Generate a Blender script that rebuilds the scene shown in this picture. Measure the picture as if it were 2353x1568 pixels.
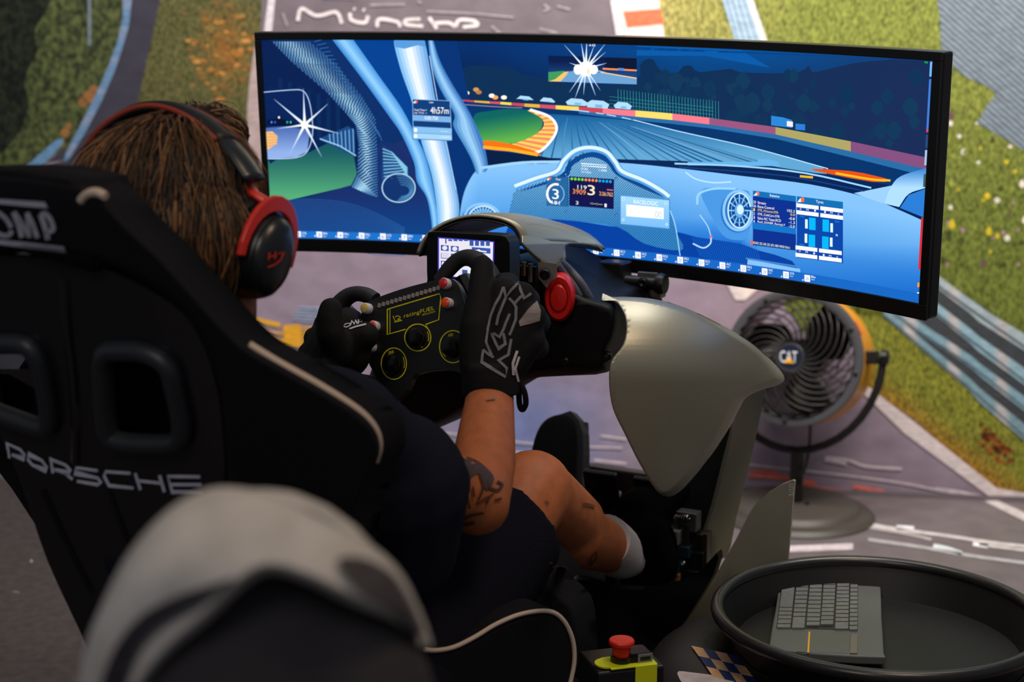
import bpy, bmesh, math, random
import numpy as np
from mathutils import Vector, Matrix
from mathutils.bvhtree import BVHTree
from mathutils.geometry import tessellate_polygon
random.seed(7)
for o in list(bpy.data.objects): bpy.data.objects.remove(o)
SC = bpy.context.scene
COL = SC.collection
# ------------------------------------------------------------------ camera
FPX = 3595.0; PITCH = math.radians(11.0); CAM = Vector((0, 0, 1.15))
FW = Vector((0, math.cos(PITCH), -math.sin(PITCH))); UP = Vector((0, math.sin(PITCH), math.cos(PITCH)))
cd = bpy.data.cameras.new('camera'); cam = bpy.data.objects.new('camera', cd); COL.objects.link(cam)
cam.location = CAM; cam.rotation_euler = (math.radians(90) - PITCH, 0, 0)
cd.sensor_width = 36.0; cd.lens = FPX * 36.0 / 2353.0; cd.clip_start = 0.05
cd.dof.use_dof = True; cd.dof.focus_distance = 2.18; cd.dof.aperture_fstop = 3.9
SC.camera = cam
SC.view_settings.view_transform = 'Standard'; SC.view_settings.look = 'None'
SC.view_settings.exposure = 0.0; SC.view_settings.gamma = 1.0
SC.view_settings.use_curve_mapping = False
# ------------------------------------------------------------------ light
w = bpy.data.worlds.new('room_ambient'); SC.world = w; w.use_nodes = True
w.node_tree.nodes['Background'].inputs[0].default_value = (0.62, 0.66, 0.75, 1)
w.node_tree.nodes['Background'].inputs[1].default_value = 0.19
def area(name, loc, target, sx, sy, power, col):
    l = bpy.data.lights.new(name, 'AREA'); l.shape = 'RECTANGLE'; l.size = sx; l.size_y = sy
    l.energy = power; l.color = col
    o = bpy.data.objects.new(name, l); COL.objects.link(o); o.location = loc
    o.rotation_euler = (Vector(target) - Vector(loc)).to_track_quat('-Z', 'Y').to_euler()
    return o
area('wall_washer_right', (1.25, 2.5, 2.7), (1.05, 4.0, 1.05), 1.4, 0.5, 48, (1.0, 0.93, 0.86)).data.spread = math.radians(125)
area('wall_washer_middle', (-0.15, 2.7, 2.7), (-0.05, 4.2, 0.95), 1.0, 0.4, 27, (1.0, 0.94, 0.92)).data.spread = math.radians(125)
area('wall_washer_left', (-1.7, 2.8, 2.7), (-1.3, 4.2, 1.0), 0.6, 0.4, 7, (0.92, 0.95, 1.0)).data.spread = math.radians(125)
area('ceiling_lamp', (0.85, 0.9, 2.9), (0.1, 1.9, 0.5), 0.7, 0.7, 19, (1.0, 0.74, 0.50))

area('added_rear_fill', (-0.9, -0.8, 2.7), (-0.4, 1.5, 0.8), 0.8, 0.8, 15, (1.0, 0.92, 0.85))  # added fill light behind the camera, brightens the seat back lettering
# ------------------------------------------------------------------ helpers
def lin(c):
    out = []
    for v in c[:3]:
        v = v / 255.0
        out.append(v / 12.92 if v <= 0.04045 else ((v + 0.055) / 1.055) ** 2.4)
    return tuple(out)
def ray(px, py):
    return Vector(((px - 1176.5) / FPX, 0, 0)) + UP * (-(py - 784.0) / FPX) + FW
def P(px, py, Y):
    d = ray(px, py); return CAM + d * (Y / d.y)
def px_of(p):
    d = Vector(p) - CAM; z = d.dot(FW); return (1176.5 + FPX * d.x / z, 784 - FPX * d.dot(UP) / z)
PHI = 0.4862
DV = Vector((math.sin(PHI), math.cos(PHI), 0)); RV = Vector((math.cos(PHI), -math.sin(PHI), 0)); ZV = Vector((0, 0, 1))
M0 = Vector((0.1254, 2.5, 0.9668))
def rig(a, b, z): return Vector((M0.x, M0.y, 0)) + DV * a + RV * b + ZV * z

class Surf:
    """plane O + a*ex + b*ey, with an optional bulge g(a,b) along n; pt() sends a picture point onto it"""
    def __init__(s, O, ex, ey, g=None):
        s.O = Vector(O); s.ex = Vector(ex).normalized(); s.n = s.ex.cross(Vector(ey)).normalized()
        s.ey = s.n.cross(s.ex).normalized(); s.g = g
        if s.n.dot(CAM - s.O) < 0: s.n = -s.n
    def pt(s, px, py, off=0.0):
        d = ray(px, py); h = off; p = None
        for k in range(1 if s.g is None else 12):
            t = ((s.O + s.n * h) - CAM).dot(s.n) / d.dot(s.n); p = CAM + d * t
            if s.g: h = off + s.g((p - s.O).dot(s.ex), (p - s.O).dot(s.ey))
        return p
class BSurf:
    """points on a built mesh, found along the sight line; falls back to a plane"""
    def __init__(s, obs, back):
        vs = []; fs = []
        for ob in (obs if isinstance(obs, list) else [obs]):
            k = len(vs); mw = ob.matrix_world
            vs += [mw @ v.co for v in ob.data.vertices]; fs += [[k + i for i in f.vertices] for f in ob.data.polygons]
        s.t = BVHTree.FromPolygons(vs, fs); s.back = back
    def pt(s, px, py, off=0.0):
        d = ray(px, py).normalized(); h = s.t.ray_cast(CAM, d)
        if h[0] is None: return s.back.pt(px, py, off)
        n = h[1] if h[1].dot(d) < 0 else -h[1]
        return h[0] + n * off - d * (off * 0.6)

def crom(pts, n=8, closed=False):
    pts = [Vector(p) for p in pts]; out = []; m = len(pts)
    rng = range(m) if closed else range(m - 1)
    for i in rng:
        p1, p2 = pts[i], pts[(i + 1) % m]
        p0 = pts[(i - 1) % m] if (closed or i > 0) else p1 * 2 - p2
        p3 = pts[(i + 2) % m] if (closed or i + 2 < m) else p2 * 2 - p1
        for k in range(n):
            t = k / n
            out.append(0.5 * ((2 * p1) + (p2 - p0) * t + (2 * p0 - 5 * p1 + 4 * p2 - p3) * t * t + (3 * p1 - p0 - 3 * p2 + p3) * t ** 3))
    if not closed: out.append(pts[-1].copy())
    return out
def sm(poly, n=5): return [(v.x, v.y) for v in crom([(a, b, 0) for a, b in poly], n, True)]
def sml(line, n=5): return [(v.x, v.y) for v in crom([(a, b, 0) for a, b in line], n)]

def tess(poly, gx=0, gy=0, holes=()):
    bm = bmesh.new(); loops = [poly] + list(holes)
    if not holes:
        vs = [bm.verts.new((p[0], p[1], 0)) for p in poly]
        tris = tessellate_polygon([[Vector((p[0], p[1], 0)) for p in poly]])
        for t in tris:
            try: bm.faces.new([vs[i] for i in t])
            except ValueError: pass
    else:
        es = []
        for L in loops:
            vs = [bm.verts.new((p[0], p[1], 0)) for p in L]
            es += [bm.edges.new((vs[i], vs[(i + 1) % len(vs)])) for i in range(len(vs))]
        bmesh.ops.triangle_fill(bm, edges=es, use_beauty=True, use_dissolve=False)
    for ax, g in ((0, gx), (1, gy)):
        if not g: continue
        lo = min(p[ax] for p in poly); hi = max(p[ax] for p in poly); k = math.floor(lo / g) + 1
        while k * g < hi:
            co = [0, 0, 0]; no = [0, 0, 0]; co[ax] = k * g; no[ax] = 1
            bmesh.ops.bisect_plane(bm, geom=bm.verts[:] + bm.edges[:] + bm.faces[:], dist=1e-5, plane_co=co, plane_no=no)
            k += 1
    bm.verts.index_update()
    V = [(v.co.x, v.co.y) for v in bm.verts]; Fc = []
    for f in bm.faces:
        ids = [v.index for v in f.verts]
        a = sum(V[ids[i]][0] * V[ids[(i + 1) % len(ids)]][1] - V[ids[(i + 1) % len(ids)]][0] * V[ids[i]][1] for i in range(len(ids)))
        Fc.append(ids if a < 0 else ids[::-1])       # picture y runs down: faces turned to the camera
    bm.free(); return V, Fc

MATS = {}
def mat(name, col=(128, 128, 128), rough=0.5, metal=0.0, spec=0.5, emit=None, estr=1.0, noise=0.0, nscale=40.0, bump=0.0, coat=0.0, sheen=0.0, col2=None):
    if name in MATS: return MATS[name]
    m = bpy.data.materials.new(name); m.use_nodes = True; nt = m.node_tree; b = nt.nodes['Principled BSDF']
    c = lin(col) + (1,)
    b.inputs['Base Color'].default_value = c; b.inputs['Roughness'].default_value = rough; b.inputs['Metallic'].default_value = metal
    b.inputs['Specular IOR Level'].default_value = spec
    if coat: b.inputs['Coat Weight'].default_value = coat; b.inputs['Coat Roughness'].default_value = 0.08
    if sheen: b.inputs['Sheen Weight'].default_value = sheen
    if emit: b.inputs['Emission Color'].default_value = lin(emit) + (1,); b.inputs['Emission Strength'].default_value = estr
    if noise or bump:
        tc = nt.nodes.new('ShaderNodeTexCoord'); nz = nt.nodes.new('ShaderNodeTexNoise')
        nz.inputs['Scale'].default_value = nscale; nz.inputs['Detail'].default_value = 5
        nt.links.new(tc.outputs['Object'], nz.inputs['Vector'])
        if noise:
            mx = nt.nodes.new('ShaderNodeMix'); mx.data_type = 'RGBA'
            c2 = lin(col2) if col2 else tuple(x * (1 - noise) for x in c[:3])
            mx.inputs[6].default_value = tuple(c2) + (1,); mx.inputs[7].default_value = tuple(min(1, x * (1 + (0 if col2 else noise))) for x in c[:3]) + (1,)
            rp = nt.nodes.new('ShaderNodeMapRange'); rp.inputs[1].default_value = 0.35; rp.inputs[2].default_value = 0.65
            nt.links.new(nz.outputs['Fac'], rp.inputs[0]); nt.links.new(rp.outputs[0], mx.inputs[0]); nt.links.new(mx.outputs[2], b.inputs['Base Color'])
        if bump:
            bp = nt.nodes.new('ShaderNodeBump'); bp.inputs['Strength'].default_value = bump; bp.inputs['Distance'].default_value = 0.004
            nt.links.new(nz.outputs['Fac'], bp.inputs['Height']); nt.links.new(bp.outputs[0], b.inputs['Normal'])
    MATS[name] = m; return m
def printmat(name, kind, rough=0.55):
    """a printed sheet: ink colour from the colour attribute, broken up by the pattern of what is printed"""
    m = bpy.data.materials.new(name); m.use_nodes = True; nt = m.node_tree; b = nt.nodes['Principled BSDF']; L = nt.links.new
    b.inputs['Roughness'].default_value = rough; b.inputs['Specular IOR Level'].default_value = 0.25
    at = nt.nodes.new('ShaderNodeAttribute'); at.attribute_name = 'Col'
    tc = nt.nodes.new('ShaderNodeTexCoord'); mp = nt.nodes.new('ShaderNodeMapping'); L(tc.outputs['Object'], mp.inputs[0])
    nz = nt.nodes.new('ShaderNodeTexNoise'); L(mp.outputs[0], nz.inputs['Vector']); nz.inputs['Detail'].default_value = 6
    mr = nt.nodes.new('ShaderNodeMapRange'); mx = nt.nodes.new('ShaderNodeMix'); mx.data_type = 'RGBA'; mx.blend_type = 'MULTIPLY'
    mx.inputs[0].default_value = 1; L(at.outputs['Color'], mx.inputs[6])
    rgb = nt.nodes.new('ShaderNodeMix'); rgb.data_type = 'RGBA'
    if kind == 'grass': mp.inputs[3].default_value = (42, 42, 17); lo, hi, A, B = .36, .66, (.42, .45, .32), (1.75, 1.65, 1.5)
    elif kind == 'foliage': mp.inputs[3].default_value = (14, 14, 11); lo, hi, A, B = .38, .66, (.3, .35, .35), (1.8, 1.7, 1.3)
    elif kind == 'asphalt': mp.inputs[3].default_value = (3, 3, 5); lo, hi, A, B = .3, .7, (.86, .86, .86), (1.14, 1.14, 1.14)
    else: mp.inputs[3].default_value = (9, 9, 30); lo, hi, A, B = .3, .7, (.8, .8, .8), (1.2, 1.2, 1.2)
    mr.inputs[1].default_value = lo; mr.inputs[2].default_value = hi
    rgb.inputs[6].default_value = A + (1,); rgb.inputs[7].default_value = B + (1,)
    L(nz.outputs['Fac'], mr.inputs[0]); L(mr.outputs[0], rgb.inputs[0])
    src = rgb.outputs[2]
    if kind == 'fence':
        wv = nt.nodes.new('ShaderNodeTexWave'); wv.inputs['Scale'].default_value = 42; wv.inputs['Distortion'].default_value = 1.2; wv.bands_direction = 'DIAGONAL'
        L(tc.outputs['Object'], wv.inputs['Vector'])
        m2 = nt.nodes.new('ShaderNodeMix'); m2.data_type = 'RGBA'; m2.inputs[6].default_value = (.45, .5, .5, 1); m2.inputs[7].default_value = (1.5, 1.5, 1.5, 1)
        L(wv.outputs['Fac'], m2.inputs[0]); m3 = nt.nodes.new('ShaderNodeMix'); m3.data_type = 'RGBA'; m3.blend_type = 'MULTIPLY'; m3.inputs[0].default_value = 1
        L(rgb.outputs[2], m3.inputs[6]); L(m2.outputs[2], m3.inputs[7]); src = m3.outputs[2]
    L(src, mx.inputs[7]); L(mx.outputs[2], b.inputs['Base Color'])
    MATS[name] = m; return m

def link(name, me, m=None, parent=None, smooth=False):
    o = bpy.data.objects.new(name, me); COL.objects.link(o)
    if m: me.materials.append(m)
    if smooth: me.polygons.foreach_set('use_smooth', [True] * len(me.polygons))
    if parent: o.parent = parent; o.matrix_parent_inverse = parent.matrix_world.inverted()
    return o
def mesh(name, V, F_, m, parent=None, smooth=False):
    me = bpy.data.meshes.new(name); me.from_pydata([tuple(v) for v in V], [], [tuple(f) for f in F_]); me.update()
    return link(name, me, m, parent, smooth)
def tag(o, label=None, cat=None, group=None, kind=None):
    if label: o['label'] = label
    if cat: o['category'] = cat
    if group: o['group'] = group
    if kind: o['kind'] = kind
    return o
def empty(name, loc, label, cat, group=None):
    o = bpy.data.objects.new(name, None); COL.objects.link(o); o.location = loc; o.empty_display_size = 0.05
    o.matrix_world = Matrix.Translation(Vector(loc)); return tag(o, label, cat, group)

class MB:
    """coloured flat print collected into one mesh"""
    def __init__(s): s.V = []; s.F = []; s.C = []; s.M = []
    def add(s, V, Fc, cols, mi=0):
        k = len(s.V); s.V += V; s.F += [[k + i for i in f] for f in Fc]; s.C += cols; s.M += [mi] * len(Fc)
    def fill(s, surf, poly, col, layer=1, gx=30, gy=0, mi=0, step=0.00012, clamp=None):
        V, Fc = tess(poly, gx, gy)
        cs = [lin(col(x, y)) if callable(col) else lin(col) for x, y in V]
        W = [surf.pt(x, y, layer * step) for x, y in V]
        if clamp is not None:
            for p in W: p.z = max(p.z, clamp)
        s.add(W, Fc, cs, mi)
    def line(s, surf, pts, wd, col, layer=1, closed=False, mi=0, step=0.00012, gx=30, taper=False, clamp=None):
        pts = [Vector((p[0], p[1])) for p in pts]; n = len(pts); Ls = []; Rs = []
        for i, p in enumerate(pts):
            a = pts[(i - 1) % n] if (closed or i) else p; b = pts[(i + 1) % n] if (closed or i < n - 1) else p
            t = (b - a); t = t.normalized() if t.length > 1e-9 else Vector((1, 0)); nn = Vector((-t.y, t.x))
            k = 1.0
            if (closed or 0 < i < n - 1) and (p - a).length > 1e-9:
                c = (p - a).normalized().dot(t); k = 1.0 / max(0.5, c)
            ww = wd[i] if isinstance(wd, (list, tuple)) else wd * ((1 - i / (n - 1)) if taper else 1)
            Ls.append(p + nn * ww * .5 * k); Rs.append(p - nn * ww * .5 * k)
        V = []; Fc = []; m = n if closed else n - 1
        for i in range(m):
            j = (i + 1) % n; seg = max(1, int((pts[j] - pts[i]).length / max(gx, 1)))
            for q in range(seg):
                t0 = q / seg; t1 = (q + 1) / seg; k = len(V)
                V += [Ls[i].lerp(Ls[j], t0), Rs[i].lerp(Rs[j], t0), Rs[i].lerp(Rs[j], t1), Ls[i].lerp(Ls[j], t1)]; Fc.append([k, k + 1, k + 2, k + 3])
        cs = [lin(col(v.x, v.y)) if callable(col) else lin(col) for v in V]
        W = [surf.pt(v.x, v.y, layer * step) for v in V]
        if clamp is not None:
            for p in W: p.z = max(p.z, clamp)
        s.add(W, Fc, cs, mi)
    def text(s, surf, txt, quad, col, layer=2, mi=0, step=0.00012):
        """quad: picture points of the lettering's box: top left, top right, bottom right, bottom left"""
        V, Fc = glyphs(txt); tl, tr, br, bl = [Vector(q) for q in quad]; W = []
        for x, y in V:
            p = tl.lerp(tr, x).lerp(bl.lerp(br, x), 1 - y); W.append(surf.pt(p.x, p.y, layer * step))
        s.add(W, Fc, [lin(col)] * len(V), mi)
    def build(s, name, mats, parent=None):
        me = bpy.data.meshes.new(name); me.from_pydata([tuple(v) for v in s.V], [], s.F); me.update()
        a = me.color_attributes.new('Col', 'FLOAT_COLOR', 'POINT')
        a.data.foreach_set('color', np.array([tuple(c) + (1,) for c in s.C], dtype=np.float32).ravel())
        for m in mats: me.materials.append(m)
        me.polygons.foreach_set('material_index', s.M)
        return link(name, me, None, parent)
GL = {}
def glyphs(txt):
    if txt in GL: return GL[txt]
    cu = bpy.data.curves.new('t', 'FONT'); cu.body = txt; cu.resolution_u = 3
    ob = bpy.data.objects.new('t', cu); me = ob.to_mesh()
    V = [(v.co.x, v.co.y) for v in me.vertices]; Fc = [list(f.vertices) for f in me.polygons]
    ob.to_mesh_clear(); bpy.data.objects.remove(ob); bpy.data.curves.remove(cu)
    x0 = min(v[0] for v in V); x1 = max(v[0] for v in V); y0 = min(v[1] for v in V); y1 = max(v[1] for v in V)
    V = [((x - x0) / (x1 - x0), (y - y0) / (y1 - y0)) for x, y in V]
    GL[txt] = (V, Fc); return V, Fc

def pdist(x, y, poly):
    a = np.array(poly); b = np.roll(a, -1, 0); p = np.array((x, y)); ab = b - a
    t = np.clip(((p - a) * ab).sum(1) / np.maximum((ab ** 2).sum(1), 1e-9), 0, 1); q = a + ab * t[:, None]
    return float(np.sqrt(((p - q) ** 2).sum(1)).min())
def inset(poly, d):
    n = len(poly); out = []; A = sum(poly[i][0] * poly[(i + 1) % n][1] - poly[(i + 1) % n][0] * poly[i][1] for i in range(n)); sg_ = 1 if A > 0 else -1
    for i in range(n):
        a, b, c = Vector(poly[i - 1]), Vector(poly[i]), Vector(poly[(i + 1) % n])
        t = (c - a); t = t.normalized() if t.length > 1e-9 else Vector((1, 0)); out.append((b.x - t.y * d * sg_, b.y + t.x * d * sg_))
    return out
def shell(name, poly, depth, thick, m, parent=None, gx=20, gy=20, holes=(), rim=None, smooth=True, bevel=0.0, rimvec=None):
    """a panel with a real thickness: its outline, its distance at each point, a vector through it, and a rounded rim (width, roll)"""
    th = Vector(thick)
    def at(x, y, k=0.0):
        p = depth.pt(x, y) if hasattr(depth, 'pt') else P(x, y, depth(x, y) if callable(depth) else depth)
        if k: p = p + (Vector(rimvec) if rimvec else ray(x, y).normalized()) * (rim[1] * k)
        return p
    if rim:
        steps = 5; loops = []
        for j in range(steps + 1):
            f = j / steps; loops.append([at(x, y, (1 - f) ** 2.2) for x, y in inset(poly, rim[0] * f)])
        V, Fc = tess(inset(poly, rim[0]), gx, gy); W = [at(x, y) for x, y in V]; n0 = len(W); np_ = len(poly); F1 = [list(f) for f in Fc]
        for L in loops: W += L
        A = sum(poly[i][0] * poly[(i + 1) % np_][1] - poly[(i + 1) % np_][0] * poly[i][1] for i in range(np_))
        for j in range(steps):
            for i in range(np_):
                q = [n0 + j * np_ + i, n0 + j * np_ + (i + 1) % np_, n0 + (j + 1) * np_ + (i + 1) % np_, n0 + (j + 1) * np_ + i]
                F1.append(q if A < 0 else q[::-1])
        n = len(W); back = [p + th for p in loops[0]]; F2 = F1[:]
        for i in range(np_):
            q = [n0 + (i + 1) % np_, n0 + i, n + i, n + (i + 1) % np_]; F2.append(q if A < 0 else q[::-1])
        Vb, Fb = tess(poly, gx * 2, gy * 2); nb = n + np_
        W2 = W + back + [at(x, y, 1.0) + th for x, y in Vb]; F2 += [[nb + i for i in f][::-1] for f in Fb]
    else:
        V, Fc = tess(poly, gx, gy, holes); W = [at(x, y) for x, y in V]
        n = len(W); W2 = W + [p + th for p in W]; F2 = [list(f) for f in Fc] + [[n + i for i in f][::-1] for f in Fc]
        cnt = {}
        for f in Fc:
            for i in range(len(f)): cnt[(f[i], f[(i + 1) % len(f)])] = 1
        for a, b in list(cnt):
            if (b, a) not in cnt: F2.append([b, a, a + n, b + n])
    o = mesh(name, W2, F2, m, parent, smooth)
    if rim:
        bm = bmesh.new(); bm.from_mesh(o.data); bmesh.ops.remove_doubles(bm, verts=bm.verts[:], dist=1e-5); bm.to_mesh(o.data); bm.free()
        o.data.polygons.foreach_set('use_smooth', [True] * len(o.data.polygons))
    finish(o, smooth, bevel, 55 if rim else 40); return o
def finish(o, smooth=True, bevel=0.0, ang=40):
    if bevel:
        b = o.modifiers.new('bevel', 'BEVEL'); b.width = bevel; b.segments = 2; b.limit_method = 'ANGLE'; b.angle_limit = math.radians(ang)
    if smooth:
        me = o.data; bm = bmesh.new(); bm.from_mesh(me); lim = math.radians(ang)
        for e in bm.edges:
            e.smooth = not (len(e.link_faces) == 2 and e.calc_face_angle(0) > lim)
        bm.to_mesh(me); bm.free()
def frames(pts):
    T = []; n = len(pts)
    for i in range(n):
        a = pts[max(0, i - 1)]; b = pts[min(n - 1, i + 1)]; T.append((b - a).normalized())
    up = Vector((0, 0, 1)) if abs(T[0].z) < 0.9 else Vector((1, 0, 0))
    N = []; nn = (up - T[0] * up.dot(T[0])).normalized()
    for t in T:
        nn = (nn - t * nn.dot(t)).normalized(); N.append(nn)
    return T, N
def tube_data(pts, r, seg=10, closed=False, flat=None, cap=True):
    pts = [Vector(p) for p in pts]; n = len(pts); T, N = frames(pts)
    if closed:
        T = [(pts[(i + 1) % n] - pts[(i - 1) % n]).normalized() for i in range(n)]
        nn = N[0]; N = []
        for t in T: nn = (nn - t * nn.dot(t)).normalized(); N.append(nn)
    V = []; Fc = []
    for i, p in enumerate(pts):
        rr = r[i] if isinstance(r, (list, tuple)) else r
        B = T[i].cross(N[i])
        for k in range(seg):
            a = 2 * math.pi * k / seg
            V.append(p + (N[i] * math.cos(a) + B * math.sin(a)) * rr)
    m = n if closed else n - 1
    for i in range(m):
        j = (i + 1) % n
        for k in range(seg):
            k2 = (k + 1) % seg; Fc.append([i * seg + k, i * seg + k2, j * seg + k2, j * seg + k])
    if not closed and cap: Fc += [list(range(seg))[::-1], [(n - 1) * seg + k for k in range(seg)]]
    return V, Fc
def tube(name, pts, r, m, parent=None, seg=10, closed=False, smooth=True, sub=0):
    if sub: pts = crom(pts, sub, closed)
    if sub and isinstance(r, (list, tuple)):
        rr = []
        for i in range(len(r) - 1): rr += [r[i] + (r[i + 1] - r[i]) * k / sub for k in range(sub)]
        r = rr + [r[-1]]
    V, Fc = tube_data(pts, r, seg, closed); o = mesh(name, V, Fc, m, parent, smooth); finish(o, smooth); return o
def join(parts):
    V = []; Fc = []
    for v, f in parts: k = len(V); V += [Vector(p) for p in v]; Fc += [[k + i for i in q] for q in f]
    return V, Fc
def box_data(c, ex, ey, ez):
    c, ex, ey, ez = Vector(c), Vector(ex), Vector(ey), Vector(ez)
    V = [c + ex * a + ey * b + ez * d for a in (-1, 1) for b in (-1, 1) for d in (-1, 1)]
    Fc = [[0, 1, 3, 2], [4, 6, 7, 5], [0, 4, 5, 1], [2, 3, 7, 6], [0, 2, 6, 4], [1, 5, 7, 3]]
    if ex.cross(ey).dot(ez) < 0: Fc = [f[::-1] for f in Fc]
    return V, Fc
def box(name, c, ex, ey, ez, m, parent=None, bevel=0.0):
    V, Fc = box_data(c, ex, ey, ez); o = mesh(name, V, Fc, m, parent); finish(o, False, bevel); return o
def lathe_data(c, ax, prof, seg=32, x=None, sx=1.0):
    """prof: (radius, height along ax)"""
    c = Vector(c); ax = Vector(ax).normalized(); x = Vector(x) if x else (Vector((0, 0, 1)) if abs(ax.z) < .9 else Vector((1, 0, 0)))
    x = (x - ax * x.dot(ax)).normalized(); y = ax.cross(x); V = []; Fc = []; n = len(prof)
    for r, h in prof:
        for k in range(seg):
            a = 2 * math.pi * k / seg; V.append(c + ax * h + (x * math.cos(a) + y * math.sin(a) * sx) * r)
    for i in range(n - 1):
        for k in range(seg):
            k2 = (k + 1) % seg; Fc.append([i * seg + k, i * seg + k2, (i + 1) * seg + k2, (i + 1) * seg + k])
    if prof[0][0] > 1e-6: Fc.append(list(range(seg))[::-1])
    if prof[-1][0] > 1e-6: Fc.append([(n - 1) * seg + k for k in range(seg)])
    return V, Fc
def lathe(name, c, ax, prof, m, parent=None, seg=32, x=None, sx=1.0, ang=35):
    V, Fc = lathe_data(c, ax, prof, seg, x, sx); o = mesh(name, V, Fc, m, parent, True); finish(o, True, 0, ang); return o
def cap_data(p0, p1, r0, r1, seg=14, fl=1.0, fx=None):
    """a tapered limb with round ends; fl squeezes it along fx"""
    p0, p1 = Vector(p0), Vector(p1); ax = p1 - p0; L = ax.length
    ax = ax.normalized() if L > 1e-6 else Vector((0, 0, 1)); prof = []
    for k in range(5): a = math.pi / 2 * k / 4; prof.append((max(1e-4, r0 * math.sin(a)), -r0 * math.cos(a)))
    for k in range(5): a = math.pi / 2 * k / 4; prof.append((max(1e-4, r1 * math.cos(a)), L + r1 * math.sin(a)))
    return lathe_data(p0, ax, prof, seg, fx, fl)
def ell_data(c, ax, ay, az, seg=20, rings=12):
    c, ax, ay, az = Vector(c), Vector(ax), Vector(ay), Vector(az); V = []; Fc = []
    for i in range(rings + 1):
        t = math.pi * i / rings
        for k in range(seg):
            a = 2 * math.pi * k / seg; st = max(math.sin(t), 1e-3)
            V.append(c + az * math.cos(t) + (ax * math.cos(a) + ay * math.sin(a)) * st)
    for i in range(rings):
        for k in range(seg):
            k2 = (k + 1) % seg; Fc.append([i * seg + k, (i + 1) * seg + k, (i + 1) * seg + k2, i * seg + k2])
    Fc += [list(range(seg)), [rings * seg + k for k in range(seg)][::-1]]
    if ax.cross(ay).dot(az) < 0: Fc = [f[::-1] for f in Fc]
    return V, Fc
def blob(name, prims, voxel, m, parent=None, it=6, f=0.5):
    """limbs melted into one continuous skin"""
    V, Fc = join(prims); o = mesh(name, V, Fc, m, None, True)
    r = o.modifiers.new('remesh', 'REMESH'); r.mode = 'VOXEL'; r.voxel_size = voxel
    s = o.modifiers.new('smooth', 'SMOOTH'); s.iterations = it; s.factor = f
    bpy.context.view_layer.update(); dg = bpy.context.evaluated_depsgraph_get()
    me = bpy.data.meshes.new_from_object(o.evaluated_get(dg)); o.modifiers.clear(); old = o.data; o.data = me; bpy.data.meshes.remove(old)
    me.name = name; me.polygons.foreach_set('use_smooth', [True] * len(me.polygons))
    if not len(me.materials): me.materials.append(m)
    if parent: o.parent = parent; o.matrix_parent_inverse = parent.matrix_world.inverted()
    return o
def text_mesh(name, txt, O, ex, ey, w, h, m, parent=None, thick=0.0006):
    V, Fc = glyphs(txt); ex, ey = Vector(ex).normalized(), Vector(ey).normalized(); n = ex.cross(ey)
    A = [Vector(O) + ex * (x * w) + ey * (y * h) + n * thick for x, y in V]
    return mesh(name, A, Fc, m, parent)
def emat(name, s):
    m = bpy.data.materials.new(name); m.use_nodes = True; b = m.node_tree.nodes['Principled BSDF']
    at = m.node_tree.nodes.new('ShaderNodeAttribute'); at.attribute_name = 'Col'
    b.inputs['Base Color'].default_value = (0.004, 0.004, 0.006, 1); b.inputs['Roughness'].default_value = 0.35; b.inputs['Specular IOR Level'].default_value = .2
    m.node_tree.links.new(at.outputs['Color'], b.inputs['Emission Color']); b.inputs['Emission Strength'].default_value = s
    return m
# ================================================================== the setting
FLOOR = Surf((0, 0, 0), (1, 0, 0), (0, 1, 0))
WA = FLOOR.pt(20, 1060); WB = FLOOR.pt(2280, 1150)
WEX = (WB - WA).normalized(); WN = Vector((WEX.y, -WEX.x, 0))
if WN.y > 0: WN = -WN
WALL = Surf((WA + WB) / 2, WEX, ZV)
m_asph = printmat('print_asphalt', 'asphalt'); m_grass = printmat('print_grass', 'grass'); m_foli = printmat('print_foliage', 'foliage')
m_flat = printmat('print_flat', 'flat'); m_fence = printmat('print_fence', 'fence'); m_floor = printmat('print_floor', 'asphalt', 0.38)
# floor slab
fl = MB()
def fcol(x, y): return (118, 108, 110)
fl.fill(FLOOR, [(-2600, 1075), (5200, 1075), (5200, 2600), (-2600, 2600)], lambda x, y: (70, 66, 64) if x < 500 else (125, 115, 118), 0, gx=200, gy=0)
V = [Vector((-5, -2, 0)), Vector((5, -2, 0)), Vector((5, 6, 0)), Vector((-5, 6, 0))]
V8 = V + [v - ZV * 0.1 for v in V]
floor = mesh('floor', V8, [[0, 1, 2, 3], [7, 6, 5, 4], [0, 4, 5, 1], [1, 5, 6, 2], [2, 6, 7, 3], [3, 7, 4, 0]], None)
a = floor.data.color_attributes.new('Col', 'FLOAT_COLOR', 'POINT')
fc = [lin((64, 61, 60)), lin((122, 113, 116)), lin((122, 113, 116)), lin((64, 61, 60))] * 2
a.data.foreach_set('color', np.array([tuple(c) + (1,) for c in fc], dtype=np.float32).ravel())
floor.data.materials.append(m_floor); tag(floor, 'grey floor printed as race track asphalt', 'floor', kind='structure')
# back wall
C0 = (WA + WB) / 2; H = 3.0
V = [C0 - WEX * 4, C0 + WEX * 4, C0 + WEX * 4 + ZV * H, C0 - WEX * 4 + ZV * H]; V = V + [v - WN * 0.1 for v in V]
wall = mesh('wall_back', V, [[0, 1, 2, 3], [7, 6, 5, 4], [0, 4, 5, 1], [1, 5, 6, 2], [2, 6, 7, 3], [3, 7, 4, 0]], mat('wall_board', (120, 112, 116), 0.6))
tag(wall, 'back wall covered with a large race track photo print', 'wall', kind='structure')
trim = mesh('trim_1', *join([box_data(C0 + WN * 0.004 + ZV * 0.006, WEX * 4, WN * 0.004, ZV * 0.006)]), mat('trim_dark', (104, 94, 100), 0.6))
tag(trim, 'thin dark seam strip where the printed wall meets the floor', 'trim', kind='structure')

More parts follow.
